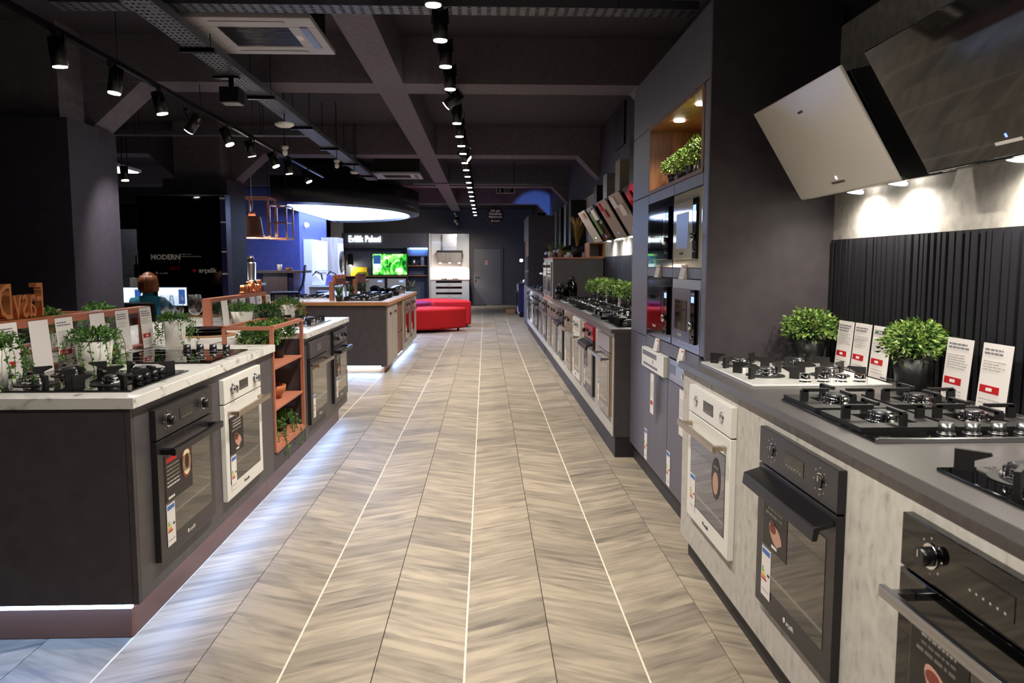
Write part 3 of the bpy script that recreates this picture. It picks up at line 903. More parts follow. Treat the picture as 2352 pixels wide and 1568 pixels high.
def grass_mesh(seed, n=90, h=.3, spread=.5, m='leaf_mid', plumes=0):
    rr = random.Random(seed); mb = MB()
    for i in range(n):
        a = rr.uniform(0, 6.28); L = h * rr.uniform(.5, 1); sp = spread * rr.uniform(.1, 1) * L
        k0 = len(mb.v); w = .004
        for k in range(5):
            u = k / 4
            x = .02 * math.cos(a) + sp * u * u * math.cos(a); y = .02 * math.sin(a) + sp * u * u * math.sin(a); z = L * (u - .18 * u * u * spread)
            ww = w * (1 - u * .9)
            mb.v += [(x - ww * math.sin(a), y + ww * math.cos(a), z), (x + ww * math.sin(a), y - ww * math.cos(a), z)]
        for k in range(4): mb.face((k0 + 2 * k, k0 + 2 * k + 1, k0 + 2 * k + 3, k0 + 2 * k + 2))
    for i in range(plumes):
        a = rr.uniform(0, 6.28); pts = [(0, 0, 0)]
        for k in range(1, 8):
            u = k / 7
            pts.append((.13 * u * u * math.cos(a), .13 * u * u * math.sin(a), h * 1.25 * (u - .22 * u ** 3)))
        mb.tube(pts, [.002] * 4 + [.006, .011, .009, .003], 5, 1)
    return mb.mesh('foliage', [m, 'straw'], False)
def grass_plant(label, loc, h=.3, k=1, pot='pot_white', pot_r=.05, pot_h=.1, m='leaf_mid', plumes=0, spread=.6, n=90, group='grassy plants'):
    t = thing('grass_plant', label, 'plant', loc, 0, group)
    p = MB().lathe([(.0, 0), (pot_r * .75, 0), (pot_r, pot_h), (pot_r * .9, pot_h), (pot_r * .88, pot_h * .9), (0, pot_h * .9)], n=20).build('pot', pot, t)
    MB().cyl((0, 0, pot_h * .88), (0, 0, pot_h * .93), pot_r * .86, n=16).build('soil', 'soil', p)
    f = put('foliage', grass_mesh(k, n, h, spread, m, plumes), t); f.location = (0, 0, pot_h * .9); f['kind'] = 'stuff'
    return t

# cooker hood leaning out from the wall; local: width along x, back at y=0, front towards -y, z from its lower edge
def hood(label, loc, rz, w, glass, lamps=2, flue=None, brochures=None, power=6., group='angled cooker hoods', flue_m='black_satin'):
    t = thing('angled_cooker_hood', label, 'cooker hood', loc, rz, group)
    W = w / 2
    # bottom front edge 0.20 from the wall, top front edge 0.43 out, 0.38 higher
    b = MB().prism([(0, .03), (-.17, 0), (-.20, .012), (-.40, .37), (-.25, .40), (0, .16)], 'x', -W + .012, W - .012).build('housing', 'black_satin', t, .004)
    g = MB().prism([(-.198, -.005), (-.212, -.001), (-.443, .378), (-.429, .384)], 'x', -W, W).build('glass_front', glass, t, .004)
    nx, nz = (-.377 / .444, -.231 / .444)  # outward normal of the glass in (y, z)
    def on(u, v, off=.0025):   # u across, v up the glass 0..1
        return (u, -.212 - .231 * v + nx * off, -.001 + .379 * v + nz * off)
    def strip(u0, u1, v0, v1, m, name, par, off=.0025):
        mb = MB(); k = 0
        for o_ in (.0, off):
            mb.v += [on(u0, v0, o_), on(u1, v0, o_), on(u1, v1, o_), on(u0, v1, o_)]
        for q in ((0, 1, 2, 3), (4, 5, 6, 7), (0, 1, 5, 4), (1, 2, 6, 5), (2, 3, 7, 6), (3, 0, 4, 7)): mb.face(q)
        return mb.build(name, m, par)
    strip(-.055, .055, .085, .105, 'champagne' if glass == 'hood_glass' else 'ink_white', 'touch_bar', g)
    strip(-.003, .003, .125, .15, 'display_blue' if glass != 'hood_glass' else 'led_white', 'indicator', g)
    if glass == 'hood_glass': strip(-.02, .02, .80, .82, 'ink', 'logo', g)
    xs = [0] if lamps == 1 else [-.17, .17] if w > .7 else [-.13, .13]
    for x in xs:
        n0 = Vector((0, .03, -.17)).normalized()
        c = Vector((x, -.085, .015)) + Vector((0, -.17, -1)).normalized() * .002
        dn = Vector((0, -.17, -.985)).normalized()
        mb = MB().cyl(c - dn * .004, c + dn * .004, .036, n=20); o = mb.build('lamp', 'lens_hood', t)
        l = bpy.data.lights.new('hood_light', 'SPOT'); l.energy = power; l.color = (1, .93, .80); l.spot_size = R(168); l.spot_blend = .9; l.shadow_soft_size = .03
        lo = bpy.data.objects.new('hood_light', l); C.objects.link(lo); lo.parent = t; lo.location = c + dn * .012
        lo.rotation_mode = 'QUATERNION'; lo.rotation_quaternion = (dn + Vector((0, .3, 0))).to_track_quat('-Z', 'Y')
    if flue:
        bx('flue', flue_m, -.14, .14, -.26, 0, .30, flue, t)
        if flue_m != 'black_satin': bx('flue_edge', 'steel', -.141, -.13, -.262, -.25, .30, flue, t)
    for (u, v, hw_, hh, m) in (brochures or []):
        strip(u - hw_, u + hw_, v - hh, v + hh, m, 'brochure', g, .012)
    return t
def microwave(label, loc, rz, w=.58, h=.39, style='black', group='built-in microwaves'):
    t = thing('built_in_microwave', label, 'microwave', loc, rz, group)
    W = w / 2; f = -.02
    body = {'black': 'navy_glass', 'cream': 'cream_glass', 'mirror': 'dark_mirror', 'steel': 'steel'}[style]
    bx('frame', body, -W, W, f, 0, 0, h, t, .002)
    dr = bx('door', body if style != 'steel' else 'steel_dark', -W + .05, W - .06 - .07, f - .014, f, .045, h - .05, t, .003)
    bx('window', 'black_glass' if style != 'cream' else 'steel_dark', -W + .12, W - .2, f - .0155, f - .014, .1, h - .11, dr)
    cp = bx('control_strip', 'black_glass', W - .125, W - .055, f - .014, f, .045, h - .05, t, .002)
    bx('display', 'display_blue', W - .115, W - .065, f - .0155, f - .014, h - .115, h - .085, cp)
    MB().cyl((W - .09, f - .014, h * .38), (W - .09, f - .036, h * .38), .021, n=20).build('knob', 'chrome', cp)
    MB().cyl((W - .09, f - .014, h * .22), (W - .09, f - .02, h * .22), .009, n=14).build('button', 'chrome', cp)
    text('logo', '● arçelik', .02, .0004, 'ink_white' if style != 'cream' else 'ink', (-.05, f - .015, .075), dr)
    return t
def chip(label, loc, rz, w=.1, h=.075, group='small price chips'):
    t = thing('small_price_tag', label, 'price tag', loc, rz, group)
    MB().prism([(0, 0), (-.02, 0), (-.004, h), (0, h)], 'x', -w / 2, w / 2).build('card', 'paper', t)
    mb = MB(); rr = random.Random(3)
    for k in range(3): words(mb, -w / 2 + .01, w / 2 - .01, h * .2 + k * .012, .005, rr, -.0165 + k * .003, 0)
    mb.box(w * .05, w * .4, -.0075, -.0065, h * .72, h * .88, 1)
    mb.build('print', ['ink_light', 'red_print'], t)
    return t
# ------------------------------------------------------------------ right side, near counter
t = thing('display_counter', 'pale concrete-look oven counter at the right foreground', 'counter', (0, 0, 0))
bx('front_panel', 'concrete_panel', .945, .965, .75, 3.60, .11, .918, t)
bx('carcass', 'anthracite_side', .967, 1.63, .75, 3.60, .11, .918, t)
bx('plinth', 'plinth_dark', .985, 1.6, .75, 3.60, 0, .108, t)
tag(bx('worktop', 'worktop_grey', .92, 1.63, .72, 3.612, .919, .949, None, .002), 'dark grey worktop under the right foreground hobs', 'worktop')
oven('cream oven with steel handle and round meat sticker, right foreground', (.945, 3.11, .275), -90, body='cream', handle='champagne', knobs='flat', post='disc')
oven('matt black oven with wide black handle in the right foreground counter', (.945, 2.22, .272), -90, body='oven_black', handle='lip', knobs='flat', post='meat', w=.575)
oven('glossy black oven with chrome ring knob at the bottom right corner', (.945, 1.325, .265), -90, body='black_glass', panel='black_glass', handle='steel', knobs='round', post='meat')
hob('white glass gas hob with four chrome knobs beside the tall cabinet', (1.265, 3.16, .949), .53, .70, 'white_gloss', 'fin', kx=.06)
hob('black glass gas hob with raised square iron pan supports', (1.26, 2.21, .949), .53, .62, 'black_glass', 'frame', frame='steel', knobs=4, kx=.06, knob_mat='steel')
hob('black gas hob cut off by the right picture edge', (1.26, 1.34, .949), .53, .58, 'black_glass', 'fin', frame='black_metal')
for i, (y, lab) in enumerate([(3.27, 'white price card nearest the tall cabinet, left of three by the slats'), (3.12, 'middle of three price cards standing together by the slats'), (2.965, 'price card just left of the second leafy plant by the slats'),
                              (2.467, 'price card with pink tag just right of the second leafy plant'), (2.28, 'price card closest to the right picture edge')]):
    price_card(lab, (1.55, y, .950), -90, .145, .215, seed=i, group='price cards on the right counter')
box_plant('light green leafy plant in black pot left of the price cards', (1.50, 3.485, .949), 1.05, 0, .11, .072)
box_plant('light green leafy plant in black pot between price cards on right counter', (1.545, 2.70, .949), 1.0, 1, .12, .073)
hood('pale glass angled cooker hood beside the tall cabinet', (1.65, 3.08, 1.70), -90, .84, 'hood_glass', power=11)
hood('black mirror glass angled cooker hood at the top right', (1.65, 2.07, 1.70), -90, .84, 'hood_black', power=11)
hood('black angled cooker hood beyond the right picture edge', (1.65, 1.1, 1.70), -90, .84, 'hood_black', power=11)

# ------------------------------------------------------------------ tall appliance cabinet
TY0, TY1, TX = 3.64, 5.49, 1.05
t = thing('tall_cabinet', 'tall anthracite appliance cabinet with walnut niche', 'cabinet', (0, 0, 0))
bx('side_panel', 'anthracite_side', TX, 1.66, TY0 - .02, TY0, 0, 2.62, t)
mb = MB()
for a in ((4.96, TY1, .122, 2.6), (TY0, 4.955, 2.29, 2.6), (TY0, 4.955, .122, 1.82), (TY0, 3.755, 1.825, 2.285)):
    mb.box(TX + .022, 1.65, a[0], a[1], a[2], a[3])
mb.box(TX + .42, 1.65, 3.76, 4.955, 1.825, 2.285)
mb.build('carcass', 'anthracite_side', t)
bx('plinth', 'plinth_dark', TX + .03, 1.64, TY0, TY1, 0, .12, t)
for a in ((4.965, TY1, .124, .938), (4.965, TY1, .943, 1.848), (4.965, TY1, 1.853, 2.268), (TY0, TY1, 2.273, 2.62), (TY0, 3.715, .96, 2.268)):
    bx('door_panel', 'tower_face', TX, TX + .02, a[0], a[1], a[2], a[3], t, .0015)
for a in ((3.72, 4.292, 1.79, 1.848), (4.297, 4.96, 1.79, 1.848), (3.72, 4.292, 1.334, 1.388), (4.297, 4.96, 1.334, 1.388), (3.72, 4.96, .885, .955)):
    bx('filler_strip', 'tower_face', TX, TX + .02, a[0], a[1], a[2], a[3], t, .0015)
n = bx('niche_back', 'walnut', TX + .36, TX + .38, 3.76, 4.955, 1.85, 2.265, t)
bx('niche_side', 'walnut', TX - .002, TX + .36, 4.935, 4.955, 1.87, 2.247, t); bx('niche_side', 'walnut', TX - .002, TX + .36, 3.72, 3.765, 1.87, 2.247, t)
bx('niche_floor', 'walnut', TX - .004, TX + .36, 3.72, 4.957, 1.85, 1.87, t); bx('niche_top', 'walnut', TX - .004, TX + .36, 3.72, 4.957, 2.247, 2.267, t)
for y in (4.10, 4.57):
    o = MB().cyl((TX + .09, y, 2.246), (TX + .09, y, 2.241), .032, n=20).build('niche_downlight', 'lens_hood', t)
    l = bpy.data.lights.new('niche_light', 'SPOT'); l.energy = 15; l.color = (1, .86, .66); l.spot_size = R(140); l.spot_blend = .8; l.shadow_soft_size = .02
    lo = bpy.data.objects.new('niche_light', l); C.objects.link(lo); lo.parent = t; lo.location = (TX + .09, y, 2.235)
for i, (y, s) in enumerate([(4.72, .8), (4.52, .85), (4.29, .9), (4.05, .95)]):
    box_plant('%s light green potted plant from the left in the walnut niche' % ORD[i], (TX + .12, y, 1.87), s, i, .08, .06, group='plants in the walnut niche')
microwave('dark blue glass microwave, upper left of the tall cabinet', (TX + .02, 4.625, 1.39), -90, .64, .395, 'black')
microwave('cream microwave, upper right of the tall cabinet', (TX + .02, 4.005, 1.39), -90, .565, .395, 'cream')
microwave('mirror black microwave, lower left of the tall cabinet', (TX + .02, 4.625, .96), -90, .64, .37, 'mirror')
microwave('stainless steel microwave, lower right of the tall cabinet', (TX + .02, 4.005, .96), -90, .565, .37, 'steel')
for i, (y, z, lab) in enumerate([(4.62, 1.33, 'small tag under the dark blue microwave'), (4.03, 1.33, 'small tag under the cream microwave'), (4.62, .885, 'small tag under the mirror black microwave'), (4.03, .885, 'small tag under the stainless microwave')]):
    chip(lab, (TX - .001, y, z), -90)
def dishwasher(label, yc, pm, w):
    t = thing('built_in_dishwasher', label, 'dishwasher', (TX, yc, 0), -90, 'dishwashers in the tall cabinet')
    W = w / 2
    bx('door', 'tower_face', -W, W, -.003, .021, .126, .752, t, .0015)
    c = bx('control_panel', pm, -W, W, -.03 if pm == 'cream' else -.008, .021, .757, .88, t, .003)
    f = -.03 if pm == 'cream' else -.008
    bx('display', 'black_glass', -W * .9 if pm == 'cream' else W * .2, W * .4 if pm == 'cream' else W * .6, f - .001, f, .80 if pm != 'cream' else .835, .85 if pm != 'cream' else .865, c)
    bx('grip', 'steel_dark', -W * .8, W * .5 if pm == 'cream' else -W * .4, f - .001, f, .775 if pm == 'cream' else .80, .79 if pm == 'cream' else .85, c)
    MB().cyl((W * .1, f, .815), (W * .1, f - .004, .815), .012, n=14).build('knob', 'chrome', c)
    tg = bx('hanging_tag', 'paper', W * .0, W * .0 + .09, f - .006, f - .004, .50, .745, t)
    mb = MB(); rr = random.Random(2)
    for k in range(7): words(mb, .008, .082, .69 - k * .014, .004, rr, f - .0068, 0)
    mb.box(.012, .07, f - .0068, f - .006, .555, .58, 1); mb.build('print', ['ink_light', 'red_print'], tg)
    energy_label(t, -W + .005, .14, -.005, .085, .20)
dishwasher('built-in dishwasher with cream control panel, left under the microwaves', 4.65, 'cream', .61)
dishwasher('built-in dishwasher with steel blue control panel, next to the counter', 4.03, 'steel', .61)

# ------------------------------------------------------------------ right side, far counters
def base_run(label, y0, y1):
    t = thing('display_counter', label, 'counter', (0, 0, 0))
    bx('front_panel', 'concrete_panel', .93, .95, y0 + .002, y1, .15, .913, t)
    bx('carcass', 'anthracite_side', .952, 1.63, y0 + .002, y1, .15, .913, t)
    bx('end_panel', 'anthracite', .934, 1.63, y0 - .018, y0, .15, .913, t)
    bx('plinth', 'plinth_dark', .945, 1.6, y0 - .015, y1, 0, .148, t)
    tag(bx('worktop', 'worktop_grey', .905, 1.63, y0 - .02, y1, .914, .944, None, .002), label.replace('oven counter', 'worktop of the oven counter'), 'worktop')
base_run('pale oven counter just beyond the tall cabinet', 5.515, 10.59)
base_run('pale oven counter beyond the tall oven block', 12.21, 16.98)
specs = [(5.87, dict(body='champagne', handle='steel', knobs=None, display=False, post=None), 'bronze glass oven at the near end of the far right counter'),
         (6.74, dict(body='oven_black', panel='red_panel', handle='lip', post='meat'), 'black oven with red control panel in the far right counter'),
         (7.64, dict(body='cream', handle='champagne', knobs='four', display=False, post=None), 'cream oven with four knobs in the far right counter'),
         (8.42, dict(body='champagne', handle='champagne', knobs='round', post=None), 'bronze oven between the cream and the next black oven'),
         (9.3, dict(body='oven_black', handle='lip', knobs='round', post=None), 'black oven with long lip handle in the far right counter'),
         (10.15, dict(body='steel', handle='steel', knobs='round', post=None), 'steel oven beside the tall oven block')]
for y, k, lab in specs: oven(lab, (.93, y, .285), -90, group='ovens of the far right counter', **k)
for i, y in enumerate((12.75, 13.6, 14.45, 15.3, 16.2)):
    oven('%s oven from the tall oven block in the farthest right counter' % ORD[i], (.93, y, .285), -90, body=('steel', 'oven_black', 'steel', 'white', 'oven_black')[i], handle='steel' if i % 2 == 0 else 'lip', post=None, group='ovens of the farthest right counter', logo=False)
hs = [(5.98, 'black_glass', 'fin'), (6.75, 'black_glass', 'frame'), (7.5, 'white_gloss', 'fin'), (8.25, 'black_glass', 'fin'), (9.0, 'steel', 'fin'), (9.75, 'white_gloss', 'frame')]
for i, (y, m, s) in enumerate(hs):
    hob('%s hob from the tall cabinet on the far right counter' % ORD[i], (1.24, y, .944), .52, .60, m, s, group='hobs on the far right counter')
for i, y in enumerate((12.9, 13.9, 15.0, 16.0)):
    hob('%s hob from the tall oven block on the farthest right counter' % ORD[i], (1.24, y, .944), .52, .58, ('steel', 'black_glass', 'white_gloss', 'black_glass')[i], 'fin', group='hobs on the farthest right counter')
for i, (x, y, s) in enumerate([(1.44, 7.75, 1.3), (1.43, 8.6, 1.35), (1.43, 9.35, 1.35), (1.45, 10.0, 1.2)]):
    box_plant('%s leafy plant from the tall cabinet along the far slat panel' % ORD[i], (x, y, .944), s, i, .12, .075, group='plants on the far right counter')
for i, (y, lab) in enumerate([(8.15, 'price card between the nearest plants of the far right counter'), (8.98, 'price card in the middle plants of the far right counter'), (9.7, 'price card by the last plant of the far right counter')]):
    price_card(lab, (1.42, y, .945), -90, .15, .24, seed=20 + i, group='price cards on the far right counter')
def jar(label, loc, r, h):
    t = thing('storage_jar', label, 'jar', loc, 0, 'black jars')
    MB().lathe([(0, 0), (r, 0), (r * 1.02, h * .45), (r * .92, h * .68), (r * .5, h * .8), (r * .5, h * .84), (0, h * .84)], n=24).build('jar_body', 'black_glass', t)
    MB().lathe([(r * .56, h * .83), (r * .6, h * .9), (r * .35, h), (0, h)], n=20).build('lid', 'black_satin', t)
jar('small round black jar on the far right counter', (1.02, 10.38, .944), .075, .22)
jar('taller black jar beside the tall oven block', (1.17, 10.40, .944), .075, .31)
# tall oven block
t = thing('oven_block', 'waist high grey oven block with copper trim on the right', 'cabinet', (0, 0, 0))
bx('side_panel', 'anthracite', .93, 1.63, 10.6, 10.62, .15, 1.498, t); bx('front_panel', 'concrete_panel', .932, .95, 10.622, 12.2, .15, 1.498, t)
bx('carcass', 'anthracite_side', .952, 1.63, 10.622, 12.2, .15, 1.498, t); bx('plinth', 'plinth_dark', .95, 1.6, 10.6, 12.2, 0, .148, t)
bx('top_board', 'copper_paint', .92, 1.64, 10.595, 12.205, 1.499, 1.516, t); bx('copper_band', 'copper_paint', .925, .932, 10.622, 12.2, .905, .94, t)
for i, y in enumerate((11.0, 11.75)):
    oven('%s upper oven of the grey oven block' % ORD[i], (.93, y, .97), -90, body='steel', handle='steel', h=.48, post=None, energy=False, group='ovens of the oven block', logo=False)
    oven('%s lower oven of the grey oven block' % ORD[i], (.93, y, .285), -90, body=('champagne', 'oven_black')[i], handle='steel', post=None, group='ovens of the oven block', logo=False)
grass_plant('arching green plant in white pot on the far end of oven block', (1.02, 11.95, 1.516), .24, 2, 'pot_white', .055, .1, 'leaf_light', spread=1.4, n=60)
grass_plant('arching green plant in terracotta pot on the oven block', (1.14, 11.6, 1.516), .2, 3, 'terracotta', .055, .11, 'leaf_light', spread=1.3, n=60)
trailing_plant('small white pot in front of the golden grass on oven block', (1.22, 11.25, 1.516), .035, .08, 0, .6, fol=TRB)
grass_plant('golden feather grass in black pot on the oven block', (1.36, 11.4, 1.516), .46, 4, 'pot_black', .085, .17, 'grass_gold', plumes=9, spread=.45, n=160)
t = thing('wooden_box_shelf', 'open wooden box on the oven block against the wall', 'shelf', (0, 0, 0))
for a in ((1.43, 1.645, 1.517, 1.532), (1.43, 1.645, 1.705, 1.72), (1.43, 1.445, 1.532, 1.705), (1.63, 1.645, 1.532, 1.705)):
    bx('board', 'oak_edge', a[0], a[1], 10.63, 11.1, a[2], a[3], t)
bx('back_board', 'white_plaster', 1.445, 1.63, 11.08, 11.1, 1.532, 1.705, t)
W_, Rr = 'paper', 'red_print'
hd = [(6.55, 'hood_black', 2.48, [(-.1, .8, .06, .09, Rr)], 'black_satin', 'nearest far hood with red brochure, half hidden by the tall cabinet'),
      (7.35, 'hood_beige', 2.62, [(-.13, .82, .11, .13, W_), (.1, .6, .11, .13, W_)], 'black_satin', 'far hood with two white brochures above the right counter'),
      (8.15, 'hood_beige', 2.5, [(-.16, .86, .075, .10, 'red_print'), (-.02, .66, .075, .10, 'red_panel')], 'hood_beige', 'far bronze hood with red brochures above the right counter'),
      (9.0, 'hood_black', 2.45, [(-.1, .5, .1, .3, 'leaf_mid'), (.12, .75, .12, .15, 'white')], 'steel', 'far black hood with a green food picture'),
      (9.8, 'hood_glass', 2.4, [(.1, .85, .1, .08, 'meat')], 'black_satin', 'last far steel hood next to the feather grass')]
for y, g, fz, br, fm, lab in hd:
    hood(lab, (1.65, y, 1.70), -90, .6, g, 1 if y > 9 else 2, fz - 1.70, br, 7, 'far cooker hoods', fm)
for i, (y, m) in enumerate([(12.8, 'black_satin'), (13.6, 'steel'), (14.5, 'black_satin'), (15.4, 'steel')]):
    t = thing('chimney_hood', '%s chimney hood beyond the feather grass' % ORD[i], 'cooker hood', (1.65, y, 1.62), -90, 'chimney hoods on the far right wall')
    bx('flue', m, -.15, .15, -.25, 0, .1, .85, t); MB().prism([(0, 0), (-.45, 0), (-.45, .05), (-.25, .12), (0, .12)], 'x', -.3, .3).build('canopy', 'steel' if m == 'steel' else 'black_satin', t)
# far tall cabinet
t = thing('tall_cabinet', 'distant tall dark cabinet at the end of the right counters', 'cabinet', (0, 0, 0))
bx('side_panel', 'anthracite_side', .95, 1.66, 17.0, 17.02, 0, 2.5, t); bx('carcass', 'anthracite_side', .972, 1.66, 17.022, 18.9, 0, 2.5, t)
bx('door_panel', 'tower_face', .95, .97, 17.022, 18.9, 1.98, 2.5, t); bx('niche_back', 'walnut', .962, .97, 17.1, 18.2, 1.64, 1.975, t)
for z in (.95, 1.30): bx('appliance_front', 'navy_glass', .945, .97, 17.06, 18.1, z, z + .3, t)
bx('door_panel', 'tower_face', .95, .97, 17.022, 18.9, .1, .93, t)
t = thing('added_blue_floodlight', 'added blue floodlight on top of the distant tall cabinet', 'floodlight', (1.35, 18.6, 2.5))  # lamp added to throw a blue patch on the back wall
bx('housing', 'black_satin', -.1, .1, -.05, .05, .02, .16, t); bx('foot', 'black_metal', -.12, .12, -.04, .04, 0, .02, t); bx('lens', 'display_blue', -.09, .09, .05, .055, .03, .15, t)
l = bpy.data.lights.new('added_blue_light', 'SPOT'); l.energy = 90; l.color = (.10, .28, 1); l.spot_size = R(52); l.spot_blend = .3
lo = bpy.data.objects.new('added_blue_light', l); C.objects.link(lo); lo.parent = t; lo.location = (0, .07, .1); lo.rotation_mode = 'QUATERNION'; lo.rotation_quaternion = Vector((-.02, 1, .04)).to_track_quat('-Z', 'Y')
# free standing cookers at the far right
for i, y in enumerate((22.1, 21.45)):
    t = thing('free_standing_cooker', ('white free standing cooker at the far end beside the back wall', 'white free standing cooker with pans next to the navy side panel')[i], 'cooker', (.92, y, 0), -90, 'far cookers')
    bx('body', 'white', -.3, .3, 0, .6, .08, .86, t); bx('base', 'plinth_dark', -.28, .28, .03, .58, 0, .08, t); bx('hob_top', 'steel', -.3, .3, 0, .6, .862, .88, t)
    d_ = bx('door', 'black_glass', -.25, .25, -.02, 0, .25, .7, t); MB().tube([(-.24, -.05, .66), (.24, -.05, .66)], .012).build('handle', 'chrome', d_)
    for k in range(4): MB().cyl((-.2 + k * .13, 0, .79), (-.2 + k * .13, -.035, .79), .022, n=12).build('knob', 'chrome', t)
t = thing('side_partition', 'navy cabinet end panel by the free standing cookers', 'cabinet', (0, 0, 0))
bx('panel', 'navy_panel', .90, 1.6, 20.9, 21.1, .15, .93, t); bx('base', 'black_matt', .93, 1.6, 20.9, 21.1, 0, .15, t)
for i, (x, y, z, r, h) in enumerate([(1.1, 21.45, .882, .11, .12), (1.2, 22.1, .882, .12, .10)]):
    t = thing('cooking_pot', ('steel pot on the near far cooker', 'steel pot on the farthest cooker')[i], 'pot', (x, y, z), 0, 'far cooking pots')
    MB().lathe([(0, 0), (r, 0), (r, h), (r * .96, h), (r * .96, .01), (0, .01)], n=20).build('bowl', 'steel', t)
    MB().tube([(r, 0, h * .8), (r + .16, .02, h * 1.3)], .008).build('handle', 'black_satin', t)
    MB().lathe([(r, h), (r * .5, h * 1.2), (0, h * 1.25)], n=20).build('lid', 'chrome', t)
tag(bx('wooden_step', 'oak_edge', .60, .88, 22.6, 23.4, 0, .12), 'low wooden step on the floor by the far cookers', 'step')
t = thing('wall_spotlight', 'small lit spot on the far right wall above the cookers', 'spotlight', (1.02, 21.9, 1.55)); MB().cyl((0, .12, .02), (0, 0, 0), .04, .045, n=14).build('lamp_body', 'steel', t); MB().cyl((0, -.001, 0), (0, -.006, 0), .04, n=14).build('lens', 'lens', t); MB().tube([(0, .1, .02), (.3, .1, .05), (.63, .1, .05)], .012).build('arm', 'steel', t)
# ------------------------------------------------------------------ left kitchen island
ZT = .935
t = thing('kitchen_island', 'long anthracite kitchen island with glowing copper plinth on the left', 'kitchen island', (0, 0, 0))
bx('end_panel', 'anthracite_side', -2.75, -1.292, 2.75, 2.77, .166, .893, t)
bx('corner_post', 'anthracite_side', -1.29, -1.27, 2.75, 2.772, .166, .893, t)
bx('front_panel', 'anthracite', -1.29, -1.27, 2.774, 4.56, .166, .893, t)
bx('carcass', 'anthracite_side', -2.73, -1.292, 2.772, 4.56, .166, .893, t)
bx('end_panel', 'anthracite_side', -1.56, -1.27, 4.56, 4.578, .166, .893, t)
bx('carcass', 'anthracite_side', -2.73, -1.60, 4.58, 5.35, .166, .893, t)
bx('shelf_back_panel', 'marble', -1.60, -1.575, 4.58, 5.35, .27, .893, t)
bx('shelf_base', 'anthracite_side', -1.574, -1.27, 4.58, 5.35, .166, .268, t)
bx('front_panel', 'anthracite', -1.29, -1.27, 5.37, 7.0, .166, .893, t)
bx('carcass', 'anthracite_side', -2.73, -1.292, 5.352, 7.0, .166, .893, t)
def plinth(name, pts, z1):
    for i, (x0, x1, y0, y1) in enumerate(pts):
        bx('plinth', name, x0, x1, y0, y1, .002, z1, t, .002)
plinth('copper_plinth', [(-2.65, -1.337, 2.83, 2.845), (-1.352, -1.337, 2.846, 4.62), (-1.352, -1.337, 4.622, 6.93)], .150)
# led profiles under the cabinet edge
bx('led_profile', 'led_strip', -2.75, -1.30, 2.752, 2.768, .150, .1655, t)
bx('led_profile', 'led_strip', -1.325, -1.305, 2.80, 4.56, .158, .1655, t)
bx('led_profile', 'led_strip', -1.325, -1.305, 4.60, 6.98, .158, .1655, t)
w = thing('marble_worktop', 'white veined marble worktop of the left island', 'worktop', (0, 0, 0))
bx('slab', 'marble', -2.76, -1.248, 2.73, 4.578, .894, ZT, w, .002)
bx('slab', 'marble', -2.76, -1.60, 4.58, 5.355, .894, ZT, w, .002)
bx('slab', 'marble', -2.76, -1.242, 5.357, 7.03, .894, ZT, w, .002)
oven('black oven with cake poster at the near end of left island', (-1.27, 3.2, .262), 90, body='oven_black', handle='black', post='cake', w=.60)
oven('cream oven with champagne handle in the left island', (-1.27, 3.96, .262), 90, body='cream', handle='champagne', post='meat')
oven('grey-black oven just beyond the copper shelf on left island', (-1.27, 5.76, .262), 90, body='oven_black', panel='anthracite_side', handle='champagne', knobs=None, post=None)
oven('black oven with chrome knobs at the far end of left island', (-1.27, 6.62, .262), 90, body='oven_black', handle='black', post='meat')
hob('black glass gas hob at the near end of the marble island', (-1.60, 3.13, ZT), .58, .56, 'black_glass', 'fin', knob_side='x', knob_mat='black_satin', group='hobs on the marble island')
hob('black induction hob with four steel knobs on the marble island', (-1.585, 3.97, ZT), .55, .58, 'black_glass', 'fin', knob_side='y', knob_mat='steel_dark', nogas=True, group='hobs on the marble island', kx=.07)
hob('gas hob with chrome burners at the far end of marble island', (-1.60, 6.25, ZT), .56, .72, 'steel', 'fin', knob_side='x', group='hobs on the marble island')
# copper frame shelf
def tubes(mb, x0, x1, y0, y1, z0, z1, q=.011):
    for x in (x0, x1):
        for y in (y0, y1): mb.box(x - q, x + q, y - q, y + q, z0, z1)
    for z in (z0, z1):
        for x in (x0, x1): mb.box(x - q, x + q, y0 + q, y1 - q, z - q, z + q)
        for y in (y0, y1): mb.box(x0 + q, x1 - q, y - q, y + q, z - q, z + q)
    return mb
s = thing('copper_frame_shelf', 'open copper frame shelf set into the left island', 'shelf', (0, 0, 0))
tubes(MB(), -1.55, -1.272, 4.595, 5.335, .281, 1.03).build('frame', 'copper_paint', s)
for z in (.29, .525, .775): bx('shelf_board', 'copper_paint', -1.558, -1.268, 4.607, 5.323, z, z + .012, s)
for i, (y, x) in enumerate([(4.78, -1.40), (4.98, -1.44), (5.17, -1.40)]):
    box_plant('%s leafy plant from the near end in the copper frame shelf' % ORD[i], (x, y, .787), 1.0, i + 1, .12, .06, fol=FOLL if i != 1 else FOL, pot='terracotta' if i == 1 else 'pot_black', group='plants in the copper shelf')
for i, (y, r) in enumerate([(4.80, .075), (5.03, .09)]):
    b_ = thing('wooden_bowl', ('smaller wooden bowl in the copper shelf', 'larger wooden bowl of red fruit in the copper shelf')[i], 'bowl', (-1.40, y, .537), 0, 'wooden bowls')
    MB().lathe([(0, 0), (r * .5, 0), (r * .95, r * .55), (r, r * .95), (r * .93, r * .95), (r * .85, r * .55), (0, r * .15)], n=24).build('bowl', 'bowl_wood', b_)
    rr = random.Random(i)
    for k in range(7):
        a = k * .9
        MB().ellipsoid((r * .5 * math.cos(a) * (k > 0), r * .5 * math.sin(a) * (k > 0), r * .85), (r * .26, r * .26, r * .24), 10, 6).build('fruit', 'meat_dark' if (k + i) % 2 else 'red_panel', b_)
